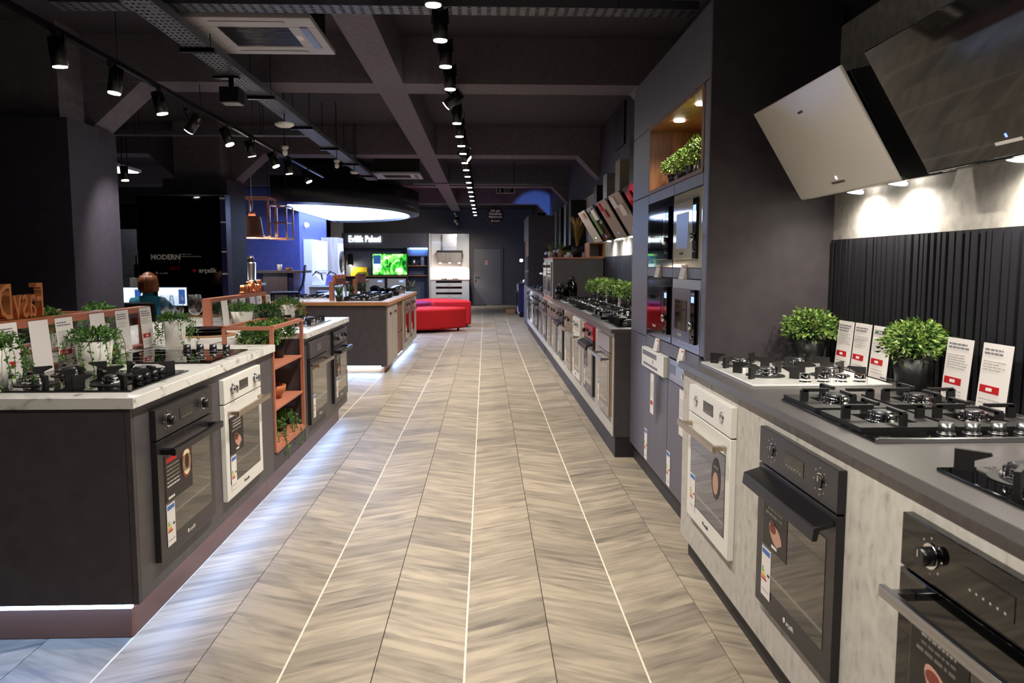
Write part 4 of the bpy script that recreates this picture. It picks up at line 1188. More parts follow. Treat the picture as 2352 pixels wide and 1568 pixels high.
for i, y in enumerate((4.85, 5.12)):
    trailing_plant('%s overgrown trailing plant at the bottom of copper shelf' % ORD[i], (-1.40, y, .303), .06, .07, i, 1.35, 'pot_black', group='plants at the bottom of the copper shelf')
# rails with cards and letters
def copper_rail(label, x, y0, y1, z0, z1, letters, lc, size, sx):
    t = thing('copper_rail', label, 'display rail', (0, 0, 0))
    bx('bar', 'copper_paint', x - .03, x + .03, y0, y1, z1 - .03, z1, t); bx('post', 'copper_paint', x - .03, x + .03, y0, y0 + .03, z0, z1 - .03, t); bx('post', 'copper_paint', x - .03, x + .03, y1 - .03, y1, z0, z1 - .03, t)
    bx('foot', 'copper_paint', x - .03, x + .03, y0 + .03, y1 - .03, z0, z0 + .012, t)
    bx('glass_panel', 'acrylic', x - .003, x + .003, y0 + .03, y1 - .03, z0 + .012, z1 - .03, t)
    if letters:
        o = text('lettering', letters, size, .016, 'copper_shine', (x, lc, z1 + size * .36), t); o.rotation_euler = (0, 0, R(-90)); o.scale = (sx, 1, 1)
        bx('letter_base', 'copper_shine', x - .02, x + .02, lc - .3, lc + .3, z1, z1 + .008, t)
    return t
copper_rail('copper rail with large copper letters on the near island half', -2.0, 2.78, 4.58, ZT, 1.165, 'FasvDüny', 3.27, .215, .62)
copper_rail('copper rail with small copper letters on the far island half', -2.0, 5.58, 7.0, ZT, 1.165, 'FasvDünya', 6.65, .15, .8)
cl = [(3.06, -1.86, 0, 'large grey price card at the left picture edge'), (3.36, -1.905, 1, 'white card behind the large grey price card'), (3.55, -1.90, 0, 'price card with dark red tag left of the trailing plant'),
      (3.86, -1.905, 1, 'blank backed card directly behind the near trailing plant'), (4.12, -1.905, 0, 'card with grey text right of the near trailing plant'), (4.40, -1.905, 0, 'price card with bright red tag at the end of near rail')]
for i, (y, x, bk, lab) in enumerate(cl):
    price_card(lab, (x, y, ZT), 90, .15, .235 if i else .245, seed=40 + i, red=i in (0, 2, 5), back=bool(bk), group='price cards on the near rail')
for i, (y, bk) in enumerate([(5.72, 1), (5.95, 0), (6.15, 0), (6.4, 1), (6.6, 0), (6.86, 0)]):
    price_card('%s card from the left on the far copper rail' % ORD[i], (-1.905, y, ZT), 90, .14, .215, seed=60 + i, red=i in (2, 5), back=bool(bk), group='price cards on the far rail')
trailing_plant('trailing plant in white pot between the cards and near hob', (-1.785, 3.545, ZT), .082, .125, 0, 1.25)
trailing_plant('trailing plant in white pot behind the induction hob', (-1.76, 4.40, ZT), .062, .155, 1, 1.0)
trailing_plant('trailing plant cut off at the left picture edge', (-1.86, 2.92, ZT), .07, .16, 1, 1.2)
trailing_plant('trailing plant in white pot behind the black plates', (-1.86, 5.92, ZT), .085, .12, 0, 1.2, fol=TRB)
trailing_plant('dark green plant in black pot by the far rail cards', (-1.80, 6.35, ZT), .07, .09, 1, 1.3, 'pot_black', fol=TRB)
trailing_plant('trailing plant in white pot at the far end of the rail', (-1.75, 6.88, ZT), .065, .12, 1, 1.3)
m_ = thing('placemat', 'round woven rattan placemat on the marble island', 'placemat', (-1.88, 5.2, ZT))
mb = MB()
for k in range(12): mb.lathe([(.012 + k * .016, .002), (.02 + k * .016, .009), (.028 + k * .016, .002)], n=36)
mb.build('woven_coil', 'rattan', m_)
for i, r in enumerate((.145, .125)):
    p = MB().lathe([(0, 0), (r * .6, 0), (r * .72, .008), (r, .024), (r * .98, .028), (r * .7, .012), (0, .010)], (0, 0, 0), 36).build('plate', 'plate_black')
    p.location = (-1.88, 5.2, ZT + .009 + i * .016); tag(p, ('lower larger black plate on the rattan placemat', 'upper smaller black plate stacked on the placemat')[i], 'plate', 'black plates')
def wine_glass(label, x, y):
    o = MB().lathe([(0, 0), (.034, .001), (.034, .003), (.006, .008), (.004, .02), (.004, .085), (.014, .088), (.034, .105), (.042, .135), (.040, .175), (.034, .215), (.0332, .215), (.0392, .175), (.0412, .135), (.0332, .106), (.013, .090), (0, .087)], n=28).build('wine_glass', 'acrylic')
    o.location = (x, y, ZT); o.scale = (1.2, 1.2, 1.18); tag(o, label, 'glass', 'wine glasses')
wine_glass('single wine glass behind the black plates', -2.14, 5.74); wine_glass('left glass of the pair behind the trailing plant', -2.31, 5.66); wine_glass('right glass of the pair behind the trailing plant', -2.22, 5.60)
# rear side of the island
price_card('white card standing on the rear side of the island', (-2.35, 4.75, ZT), 90, .16, .2, seed=80, back=True)
for i, (x, y) in enumerate([(-2.45, 4.35), (-2.5, 5.05)]):
    box_plant(('leafy plant seen between cards behind the near rail', 'leafy plant behind the end of the near rail')[i], (x, y, ZT), .95, i, .09, .06, fol=FOLL, pot='pot_white', group='plants behind the near rail')
f = thing('copper_display_frame', 'low copper frame on the rear side of the island', 'frame', (0, 0, 0)); tubes(MB(), -2.62, -2.36, 4.1, 4.7, ZT + .011, 1.12, .008).build('frame', 'copper_paint', f)

# ------------------------------------------------------------------ second island
J = thing('kitchen_island', 'dark island with wooden top and lit plinth in the middle distance', 'kitchen island', (0, 0, 0))
bx('end_panel', 'anthracite_side', -2.8, -1.292, 10.0, 10.02, .10, .885, J); bx('carcass', 'anthracite_side', -2.8, -1.292, 10.022, 14.1, .10, .885, J)
for a in ((10.02, 10.55, 0), (10.555, 11.08, 0), (11.85, 14.1, 1)):
    p = bx('door' if not a[2] else 'front_panel', 'grey_oak', -1.29, -1.27, a[0], a[1] - .003, .10, .885, J)
    if not a[2]: bx('handle', 'black_satin', -1.27, -1.255, a[1] - .30, a[1] - .16, .76, .78, p)
bx('niche', 'walnut', -1.291, -1.288, 11.08, 11.85, .10, .885, J)
bx('niche_side', 'grey_oak', -1.288, -1.27, 11.08, 11.10, .10, .885, J); bx('niche_side', 'grey_oak', -1.288, -1.27, 11.83, 11.85, .10, .885, J); bx('niche_shelf', 'walnut', -1.288, -1.272, 11.10, 11.83, .45, .47, J)
bx('plinth', 'oak_edge', -2.7, -1.33, 10.06, 14.0, .002, .08, J); bx('led_profile', 'led_strip', -2.75, -1.37, 10.004, 10.03, .06, .099, J); bx('led_profile', 'led_strip', -1.325, -1.30, 10.9, 14.0, .085, .099, J)
tag(bx('wooden_worktop', 'oak_edge', -2.82, -1.25, 9.98, 14.12, .886, .93, None, .002), 'wooden worktop of the second island', 'worktop')
tag(bx('worktop_inlay', 'grey_oak', -2.78, -1.29, 10.02, 14.08, .930, .934), 'pale board covering the second island top', 'worktop')
oven('steel framed oven at the left of the pair on second island', (-1.27, 12.3, .25), 90, body='champagne', handle='steel', post=None, group='ovens of the second island', glass='black_glass')
oven('steel framed oven at the right of the pair on second island', (-1.27, 13.2, .25), 90, body='champagne', handle='steel', post=None, group='ovens of the second island', glass='black_glass')
Z2 = .934
for i, y in enumerate((10.55, 11.35, 12.3)):
    hob('%s hob from the near end of the second island' % ORD[i], (-1.65, y, Z2), .56, .62, 'black_glass', 'fin', group='hobs on the second island')
hob('hob on the left half of the second island', (-2.45, 11.2, Z2), .5, .6, 'steel', 'fin', group='hobs on the second island')
for i, (y, x) in enumerate([(10.35, -2.05), (11.9, -2.0)]):
    r_ = thing('castle_card_rail', ('brown rail with notched letters at the near end of second island', 'brown rail with notched letters further along second island')[i], 'display rail', (x, y, Z2))
    bx('post', 'copper_paint', -.03, .03, -.03, .03, 0, .26, r_); bx('bar', 'copper_paint', -.03, .03, .031, 1.2, .20, .23, r_)
    mb = MB().box(-.02, .02, .15, .95, .23, .29)
    for k in range(4): mb.box(-.02, .02, .15 + k * .24, .15 + k * .24 + .08, .29, .34)
    mb.build('notched_letters', 'copper_paint', r_)
    for k in range(3): price_card('%s card on the %s notched rail' % (ORD[k], ('near', 'far')[i]), (x + .095, y + .25 + k * .3, Z2), 90, .15, .2, seed=90 + k + i * 5, red=False, group='cards on the second island')
for i, (x, y, s) in enumerate([(-1.93, 10.2, 1.1), (-1.9, 11.0, 1.0), (-1.88, 11.9, 1.2)]):
    grass_plant('%s small green plant from the near end of second island' % ORD[i], (x, y, Z2), .16 * s, 20 + i, 'pot_black', .05, .08, 'leaf_dark', spread=.8, n=120)
t = thing('frying_pan', 'black frying pan on the second island', 'pan', (-1.55, 12.3, Z2 + .062)); MB().lathe([(0, 0), (.13, 0), (.16, .05), (.155, .05), (.125, .006), (0, .006)], n=28).build('bowl', 'plate_black', t); MB().tube([(.15, 0, .04), (.34, 0, .07)], .01).build('handle', 'black_satin', t)
t = thing('saucepan', 'steel saucepan near the far corner of second island', 'pan', (-1.5, 13.3, Z2)); MB().lathe([(0, 0), (.12, 0), (.12, .1), (.115, .1), (.115, .006), (0, .006)], n=28).build('bowl', 'steel', t); MB().lathe([(.12, .1), (.06, .125), (0, .13)], n=20).build('lid', 'chrome', t); MB().tube([(.11, 0, .08), (.3, 0, .1)], .009).build('handle', 'black_satin', t)
o = thing('copper_frame_shelf', 'copper frame on the dark end of the second island', 'shelf', (0, 0, 0)); tubes(MB(), -2.85, -2.32, 9.75, 9.97, .2, .86, .012).build('frame', 'copper_paint', o)
o = thing('brochure', 'white leaflets lying on the second island', 'brochure', (-2.5, 10.4, Z2)); bx('sheet', 'paper', -.2, .1, -.1, .12, 0, .004, o); bx('sheet', 'paper', .12, .32, -.05, .18, 0, .004, o)

# ------------------------------------------------------------------ red lounge seat
def arc_poly(cx, cy, r0, r1, a0, a1, n=20):
    p = [(cx + r1 * math.cos(R(a0 + (a1 - a0) * i / n)), cy + r1 * math.sin(R(a0 + (a1 - a0) * i / n))) for i in range(n + 1)]
    return p + [(cx + r0 * math.cos(R(a1 - (a1 - a0) * i / n)), cy + r0 * math.sin(R(a1 - (a1 - a0) * i / n))) for i in range(n + 1)]
def sofa_piece(label, poly, z0, z1, m, g='lounge seats'):
    t = thing('lounge_seat', label, 'sofa', (0, 0, 0), 0, g)
    MB().prism(poly, 'z', z0, z1).build('cushion', m, t, .04)
    mb = MB()
    xs = [p[0] for p in poly]; ysx = [p[1] for p in poly]
    for i in (2, len(poly) // 4, len(poly) // 2 - 2):
        x, y = poly[i]; cx_, cy_ = sum(xs) / len(xs), sum(ysx) / len(ysx)
        mb.cyl((x + (cx_ - x) * .15, y + (cy_ - y) * .15, 0), (x + (cx_ - x) * .15, y + (cy_ - y) * .15, z0), .025, n=10)
    mb.build('foot', 'black_matt', t)
cx_, cy_ = -1.95, 17.6
sofa_piece('round red lounge seat in front, with curved outer edge', arc_poly(cx_, cy_, .75, 1.75, -95, -28), .06, .50, 'fabric_red')
sofa_piece('red lounge seat segment behind, toward the white kitchen', arc_poly(cx_, cy_, .75, 1.62, -2, 70), .06, .60, 'fabric_red')
sofa_piece('dark magenta lounge seat between the red segments', arc_poly(cx_, cy_, .25, .70, -80, 60), .06, .58, 'fabric_magenta')

# ------------------------------------------------------------------ back wall displays
t = thing('white_kitchen_display', 'white kitchen display wall on the back wall beside the door', 'kitchen display', (0, 0, 0))
bx('back_panel', 'white_gloss', -1.90, -.57, 27.45, 27.59, 0, 2.52, t); bx('side_panel', 'white', -1.96, -1.905, 27.0, 27.59, 0, 2.52, t)
b_ = bx('base_cabinet', 'white', -1.90, -.57, 26.95, 27.445, .08, .89, t)
bx('worktop', 'oak_edge', -1.905, -.56, 26.93, 27.445, .892, .92, t); bx('plinth', 'plinth_dark', -1.88, -.6, 27.0, 27.44, 0, .08, t)
for k in range(3):
    dr = bx('drawer', 'white_gloss', -1.72, -.82, 26.925, 26.95, .28 + k * .2, .28 + k * .2 + .12, t); bx('drawer_gap', 'black_glass', -1.72, -.82, 26.93, 26.95, .402 + k * .2, .475 + k * .2, t)
    mb = MB(); words(mb, -1.32, -1.2, .33 + k * .2, .02, random.Random(k), 26.922, 0); mb.build('print', 'ink_light', dr)
hb = thing('chimney_hood', 'steel and wood chimney hood on the white kitchen display', 'cooker hood', (-1.25, 27.45, 1.48))
bx('flue', 'steel', -.25, .25, -.3, 0, .45, 1.02, hb); bx('canopy_top', 'black_satin', -.45, .45, -.47, 0, .385, .45, hb); bx('canopy', 'grey_oak', -.42, .42, -.45, 0, .02, .384, hb)
for x in (-.33, 0, .33):
    MB().cyl((x, -.3, .02), (x, -.3, .012), .03, n=14).build('lamp', 'lens_hood', hb)
    l = bpy.data.lights.new('hood_light', 'SPOT'); l.energy = 40; l.spot_size = R(150); l.spot_blend = 1; l.color = (1, .95, .88)
    lo = bpy.data.objects.new('hood_light', l); C.objects.link(lo); lo.parent = hb; lo.location = (x, -.3, 0)
hob('small hob on the white kitchen display', (-1.25, 27.18, .92), .8, .42, 'black_glass', 'fin', group='back wall hob')
t = thing('tv_display_wall', 'dark media wall with lit sign and shelf niches', 'wall unit', (0, 0, 0))
bx('fascia', 'tower_face', -4.93, -2.0, 26.9, 27.5, 2.02, 2.52, t); bx('back_panel', 'slate_blue', -4.93, -2.0, 27.5, 27.59, 0, 2.02, t)
bx('shelf_divider', 'anthracite_side', -2.74, -2.70, 27.0, 27.5, 0, 2.02, t); bx('side_panel', 'anthracite_side', -2.0, -1.97, 26.9, 27.5, 0, 2.52, t)
for z in (1.72, 1.385, 1.045): bx('niche_shelf', 'oak_edge' if z < 1.5 else 'anthracite_side', -2.70, -2.0, 27.02, 27.5, z, z + .03, t)
bx('niche_led', 'led_strip', -2.66, -2.03, 27.35, 27.42, 1.985, 2.015, t)
bx('sideboard', 'oak_edge', -4.93, -2.745, 27.0, 27.5, 1.02, 1.05, t); bx('sideboard_front', 'anthracite_side', -4.93, -2.745, 27.3, 27.5, .02, 1.0, t)
s = text('glowing_sign', 'Evlilik Paketi', .31, .015, 'sign_glow', (-4.16, 26.88, 2.31)); tag(s, 'glowing white sign reading Evlilik Paketi on the dark fascia', 'sign'); s.scale = (.72, 1, 1)
t = thing('television', 'television showing a bright green leaf picture', 'television', (-3.35, 27.46, 1.07)); bx('casing', 'black_satin', -.64, .64, -.04, .03, 0, .76, t)
sc_ = bx('screen', 'screen_leaf', -.62, .62, -.044, -.04, .02, .74, t); bx('screen_window', 'screen_blue', -.6, -.34, -.047, -.044, .30, .70, sc_); bx('screen_window', 'screen_white', -.6, -.34, -.049, -.047, .24, .40, sc_)
for i, x in enumerate((-3.85, -3.1)):
    t = thing('washing_machine', ('white washing machine under the television, left', 'white washing machine under the television, right')[i], 'washing machine', (x, 27.0, 0), 0, 'washing machines')
    bx('casing', 'white', -.32, .32, 0, .29, .02, .95, t, .01); MB().cyl((0, 0, .48), (0, -.03, .48), .24, n=28).build('door_ring', 'black_satin', t); MB().cyl((0, -.03, .48), (0, -.04, .48), .16, n=28).build('door_glass', 'black_glass', t); bx('display', 'display_blue', .1, .25, -.003, 0, .84, .89, t)
t = thing('wall_lamp', 'black conical wall lamp left of the television', 'lamp', (-4.72, 27.2, 1.42)); MB().lathe([(.11, 0), (.09, .38), (.08, .38), (.10, .005)], n=24).build('shade', 'black_matt', t); MB().ellipsoid((0, 0, .03), (.045, .045, .06)).build('bulb', 'lens', t)
MB().tube([(0, 0, .38), (0, .1, .42), (0, .3, .42)], .01).build('arm', 'black_metal', t)
l = bpy.data.lights.new('bulb_light', 'POINT'); l.energy = 9; l.color = (1, .8, .55); l.shadow_soft_size = .05; lo = bpy.data.objects.new('bulb_light', l); C.objects.link(lo); lo.parent = t; lo.location = (0, 0, -.04)
t = thing('yellow_notice', 'yellow notice card standing on the sideboard', 'sign', (-4.45, 27.3, 1.05)); MB().prism([(0, 0), (.08, 0), (.05, .3)], 'x', -.28, .28).build('card', 'yellow_print', t)
t = thing('lime_notice', 'lime green strip notice in front of the yellow card', 'sign', (-4.3, 27.15, 1.05)); MB().prism([(0, 0), (.04, 0), (.02, .13)], 'x', -.2, .2).build('card', 'lime_print', t)
t = thing('coffee_maker', 'dark coffee maker on the lit wall shelf', 'coffee maker', (-2.5, 27.2, 1.415)); bx('body', 'black_satin', -.08, .08, -.06, .1, 0, .24, t, .01); bx('panel', 'chrome', -.03, .03, -.063, -.06, .06, .16, t)
t = thing('knife_block', 'knife block with steel knives on the lit wall shelf', 'knife block', (-2.2, 27.2, 1.415)); bx('block', 'steel_dark', -.06, .06, -.05, .05, 0, .18, t)
for k in range(4): bx('knife', 'steel', -.05 + k * .028, -.035 + k * .028, -.02, .0, .18, .30, t)
t = thing('books_tray', 'dark trays lying on the lower wall shelf', 'tray', (-2.38, 27.2, 1.075)); bx('tray', 'black_satin', -.22, .22, -.1, .1, 0, .03, t); bx('tray', 'steel_dark', -.18, .2, -.1, .1, .031, .06, t)
grass_plant('flowering plant in a tall white pot beside the red seat', (-2.1, 22.0, 0), .55, 40, 'pot_white', .14, .5, 'leaf_mid', plumes=5, spread=.35)
# ------------------------------------------------------------------ coffee corner on the left, mid distance
t = thing('pendant_lamp', 'copper bucket shaped pendant lamp', 'lamp', (-3.86, 13.0, 1.86))
MB().lathe([(.19, .0), (.195, .06), (.178, .06), (.14, .34), (.10, .36), (.09, .35), (.13, .33), (.17, .02)], n=32).build('shade', 'copper', t)
MB().cyl((0, 0, .36), (0, 0, .43), .06, .04, n=16).build('cap', 'copper', t); MB().tube([(0, 0, .43), (.02, 0, .55), (0, 0, .7), (0, 0, ZC - 1.86)], .006).build('cord', 'white', t)
MB().ellipsoid((0, 0, .12), (.04, .04, .06)).build('bulb', 'lens_hood', t)  # bulb and its point light added to brighten the copper shade
l = bpy.data.lights.new('added_pendant_light', 'POINT'); l.energy = 14; l.color = (1, .85, .66); l.shadow_soft_size = .05; lo = bpy.data.objects.new('added_pendant_light', l); C.objects.link(lo); lo.parent = t; lo.location = (0, 0, -.03)
c = thing('hanging_copper_rack', 'hanging open copper tube rack beside the pendant lamp', 'rack', (0, 0, 0))
tubes(MB(), -4.1, -3.66, 13.25, 13.7, 1.88, 2.55, .014).build('frame', 'copper', c); tubes(MB(), -3.64, -3.36, 13.25, 13.7, 1.86, 2.42, .012).build('side_frame', 'copper', c)
bx('shelf_board', 'copper_paint', -3.63, -3.37, 13.27, 13.68, 2.12, 2.135, c)
mb = MB()
for x in (-4.1, -3.66, -3.36):
    for y in (13.25, 13.7): mb.cyl((x, y, 2.42), (x, y, ZC), .005, n=6)
mb.build('hanger', 'black_metal', c)
t = thing('bar_partition', 'raised grey bar with overhanging dark top under the copper rack', 'bar', (0, 0, 0))
bx('panel', 'tower_face', -3.98, -3.55, 13.95, 13.98, .1, 1.27, t); bx('body', 'navy_panel', -4.1, -3.45, 13.982, 14.5, 0, 1.27, t); bx('bar_top', 'anthracite', -4.15, -3.25, 13.85, 14.55, 1.272, 1.315, t)
t = thing('paper_cup', 'white paper cup on the raised bar', 'cup', (-3.72, 14.1, 1.315)); MB().lathe([(0, 0), (.035, 0), (.045, .11), (.042, .11), (.033, .004), (0, .004)], n=20).build('cup', 'white', t)
t = thing('small_dish', 'dark small dish beside the paper cup', 'dish', (-3.56, 14.1, 1.315)); MB().lathe([(0, 0), (.05, 0), (.065, .05), (.06, .05), (0, .01)], n=20).build('dish', 'bowl_wood', t)
t = thing('side_cabinet', 'white topped cabinet carrying the coffee machine', 'cabinet', (0, 0, 0)); bx('body', 'navy_panel', -4.75, -4.16, 13.0, 13.6, 0, 1.06, t); bx('top', 'white', -4.78, -3.84, 12.96, 13.64, 1.062, 1.1, t)
t = thing('coffee_machine', 'round steel coffee machine with black lid', 'coffee machine', (-3.95, 13.15, 1.1)); MB().lathe([(0, 0), (.1, 0), (.09, .06), (.075, .07), (.085, .34), (.07, .36), (0, .36)], n=24).build('body', 'steel', t); MB().lathe([(.1, 0), (.1, .05), (0, .055)], n=24).build('base', 'black_satin', t); MB().lathe([(.055, .36), (.06, .42), (.03, .47), (0, .47)], n=20).build('lid', 'black_satin', t)
def wire_chair(label, loc, rz):
    t = thing('wire_bar_chair', label, 'chair', loc, rz, 'wire bar chairs')
    bx('seat', 'teal_dark', -.22, .22, -.2, .22, .80, .84, t, .015)
    mb = MB()
    for k in range(9):
        x = -.2 + k * .05
        mb.tube([(x, .2, .82), (x, .26, .95), (x * .95, .30, 1.22)], .010, 5)
    for z, y in ((.95, .26), (1.08, .285), (1.22, .30)): mb.tube([(-.2, y, z), (.2, y, z)], .011, 5)
    mb.build('wire_back', 'black_metal', t)
    for sx, sy in ((-1, -1), (1, -1), (-1, 1), (1, 1)):
        MB().tube([(.17 * sx, .17 * sy, .80), (.22 * sx, .22 * sy, 0)], .011, 6).build('leg', 'black_metal', t)
    MB().tube([(-.2, -.2, .3), (.2, -.2, .3)], .009, 6).tube([(-.2, .2, .3), (.2, .2, .3)], .009, 6).build('stretcher', 'black_metal', t)
    return t
wire_chair('wire bar chair turned toward the raised bar', (-3.38, 13.1, 0), -80).scale = (1.15, 1.15, 1.15)
wire_chair('second wire bar chair behind the first', (-2.98, 14.75, 0), -80).scale = (1.1, 1.1, 1.1)
t = thing('appliance_plinth', 'pale wooden plinth holding irons', 'plinth', (0, 0, 0)); bx('body', 'grey_oak', -3.47, -2.92, 15.3, 15.9, 0, .98, t); bx('top', 'white', -3.49, -2.90, 15.28, 15.92, .982, 1.0, t)
def iron(label, x, m):
    t = thing('steam_iron', label, 'iron', (x, 15.5, 1.0), 0, 'steam irons')
    MB().prism([(-.13, 0), (.13, 0), (.1, .1), (.02, .2), (-.04, .25), (-.1, .18)], 'y', -.07, .07).build('body', m, t, .02)
    MB().tube([(.09, 0, .1), (.07, 0, .24), (-.03, 0, .29), (-.1, 0, .2)], .018).build('handle', 'black_satin', t); bx('soleplate', 'steel', -.14, .14, -.075, .075, -.0, .012, t)
iron('lilac steam iron on the pale plinth', -3.06, 'lilac'); iron('white steam iron on the pale plinth', -3.34, 'white')
t = thing('washer_tower', 'pale oak tower with stacked round-door washers on its side', 'cabinet', (0, 0, 0))
bx('carcass', 'grey_oak', -3.79, -3.40, 18.0, 18.66, 0, 2.05, t)
for z in (.55, 1.5):
    d_ = MB().cyl((-3.40, 18.33, z), (-3.36, 18.33, z), .25, n=28).build('washer_door', 'black_satin', t); MB().cyl((-3.36, 18.33, z), (-3.35, 18.33, z), .17, n=28).build('door_glass', 'black_glass', d_)
    bx('washer_front', 'white', -3.402, -3.395, 18.02, 18.64, z - .42, z + .42, t)
t = thing('white_cupboard', 'white cupboard with slatted door against the navy wall', 'cupboard', (0, 0, 0)); bx('body', 'white_plaster', -3.795, -3.62, 16.3, 17.9, 0, 1.95, t)
d_ = bx('slatted_door', 'white_plaster', -3.62, -3.60, 16.5, 17.7, 1.25, 1.85, t)
for k in range(5): bx('slat', 'white', -3.60, -3.59, 16.56 + k * .23, 16.72 + k * .23, 1.3, 1.8, d_)
t = thing('wall_light', 'small round white light high on the navy wall', 'light', (-3.80, 16.5, 2.25)); MB().cyl((0, 0, 0), (.03, 0, 0), .06, n=18).build('base', 'white', t); MB().ellipsoid((.05, 0, 0), (.04, .05, .05)).build('globe', 'white', t)

# ------------------------------------------------------------------ advert panel, desk and person
t = thing('advert_panel', 'tall glossy black advert panel reading MODERN beside the far column', 'display panel', (0, 0, 0))
bx('panel', 'black_glass', -4.72, -3.61, 10.70, 10.90, .0, 2.34, t); bx('side_shelf', 'navy_panel', -3.605, -3.53, 10.70, 10.90, 0, 2.34, t)
for z in (1.28, 1.58, 1.98, 2.30): bx('shelf_edge', 'white', -3.60, -3.535, 10.69, 10.70, z, z + .02, t)
bx('top_trim', 'steel_dark', -4.72, -3.53, 10.695, 10.90, 2.341, 2.36, t); bx('edge_trim', 'steel', -4.735, -4.721, 10.70, 10.90, 0, 2.34, t)
text('lettering', 'MODERN', .095, .001, 'ink_white', (-4.36, 10.698, 1.515), t, bold=.035); text('lettering', 'K L A S İ K', .05, .001, 'ink', (-4.36, 10.698, 1.45), t); text('lettering', 'tarz', .09, .001, 'red_panel', (-4.24, 10.698, 1.37), t)
text('lettering', 'arçelik', .09, .001, 'ink_white', (-3.80, 10.698, 1.335), t, bold=.02); MB().disc((-3.98, 10.697, 1.335), .022, .022).build('logo_dot', 'red_print', t); text('lettering', '● arçelik', .045, .001, 'ink_light', (-4.42, 10.698, 1.30), t)
mb = MB(); rr = random.Random(8); words(mb, -4.16, -4.0, 1.55, .012, rr, 10.698); words(mb, -4.16, -3.88, 1.52, .012, rr, 10.698); mb.box(-4.18, -4.178, 10.698, 10.6995, 1.44, 1.56); mb.build('small_print', 'ink_light', t)
t = thing('office_desk', 'dark office desk in front of the advert panel', 'desk', (0, 0, 0)); bx('top', 'walnut', -4.95, -3.3, 9.75, 10.45, .72, .75, t)
for x in (-4.9, -3.35):
    for y in (9.8, 10.4): bx('leg', 'black_metal', x - .025, x + .025, y - .025, y + .025, 0, .72, t)
def monitor(label, x, y, w, h, z, rz):
    t = thing('computer_monitor', label, 'monitor', (x, y, .75), rz, 'office screens')
    bx('casing', 'steel_dark', -w / 2 - .01, w / 2 + .01, 0, .025, z - .01, z + h + .01, t); s = bx('screen', 'screen_white', -w / 2, w / 2, -.003, 0, z, z + h, t); bx('screen_sidebar', 'screen_blue', w * .22, w * .45, -.005, -.003, z + .02, z + h * .9, s)
    bx('stand', 'steel_dark', -.02, .02, .025, .045, .012, z + .05, t); bx('foot', 'steel_dark', -.1, .1, -.06, .1, 0, .012, t)
monitor('bright computer screen right of the seated person', -4.03, 10.05, .36, .23, .14, 0); monitor('bright computer screen left of the seated person', -4.58, 10.05, .34, .24, .13, 0)
t = thing('coffee_cup', 'small cup with saucer on the office desk', 'cup', (-3.55, 9.95, .75)); MB().lathe([(0, 0), (.06, .004), (.07, .012), (0, .008)], n=20).build('saucer', 'white', t); MB().lathe([(.025, .01), (.04, .07), (.036, .07), (0, .02)], n=20).build('cup', 'white', t)
t = thing('white_edged_table', 'low dark table with white edges behind the marble island', 'table', (0, 0, 0)); bx('top', 'black_satin', -3.37, -2.43, 7.63, 8.57, .74, .77, t)
for a in ((-3.4, -2.4, 7.6, 7.63), (-3.4, -2.4, 8.57, 8.6), (-3.4, -3.37, 7.63, 8.57), (-2.43, -2.4, 7.63, 8.57)): bx('edge', 'white_gloss', a[0], a[1], a[2], a[3], .735, .785, t)
for x in (-3.3, -2.5):
    for y in (7.7, 8.5): bx('leg', 'black_metal', x - .02, x + .02, y - .02, y + .02, 0, .735, t)
# office chair
t = thing('office_chair', 'dark office chair behind the seated person', 'chair', (-4.02, 9.28, 0))
MB().box(-.24, .24, -.22, .24, .43, .50).build('seat', 'dark_cloth', t, .03); MB().prism([(-.27, .56), (-.20, .54), (-.26, .98), (-.33, .98)], 'x', -.22, .22).build('backrest', 'dark_cloth', t, .03)
MB().tube([(0, -.2, .45), (0, -.32, .5), (0, -.29, .75)], .02).build('back_support', 'black_metal', t); MB().cyl((0, 0, .08), (0, 0, .43), .03, n=12).build('column', 'black_metal', t)
for k in range(5):
    a = k * 1.2566; MB().tube([(0, 0, .1), (.28 * math.cos(a), .28 * math.sin(a), .06)], .018).cyl((.28 * math.cos(a), .28 * math.sin(a) - .015, .03), (.28 * math.cos(a), .28 * math.sin(a) + .015, .03), .03, n=12).build('base_leg', 'black_metal', t)
# seated person seen from behind
def skinned(name, joints, edges, m, parent, root=0, sub=2):
    me = bpy.data.meshes.new(name); me.from_pydata([j[0] for j in joints], edges, []); o = bpy.data.objects.new(name, me); C.objects.link(o)
    o.modifiers.new('skin', 'SKIN'); me.materials.append(MAT[m])
    sv = me.skin_vertices[0].data if me.skin_vertices else None
    if sv is None:
        bm = bmesh.new(); bm.from_mesh(me); bm.verts.layers.skin.verify(); bm.to_mesh(me); bm.free(); sv = me.skin_vertices[0].data
    for i, j in enumerate(joints):
        r = j[1]; sv[i].radius = r if isinstance(r, tuple) else (r, r); sv[i].use_root = i == root
    s_ = o.modifiers.new('sub', 'SUBSURF'); s_.levels = sub; s_.render_levels = sub
    bpy.context.view_layer.update()
    me2 = bpy.data.meshes.new_from_object(o.evaluated_get(bpy.context.evaluated_depsgraph_get())); bpy.data.objects.remove(o)
    for p in me2.polygons: p.use_smooth = True
    me2.materials.clear(); me2.materials.append(MAT[m])
    return put(name, me2, parent)
pz = thing('person', 'person in a teal jumper with short auburn hair typing at the desk', 'person', (-4.05, 9.32, 0))
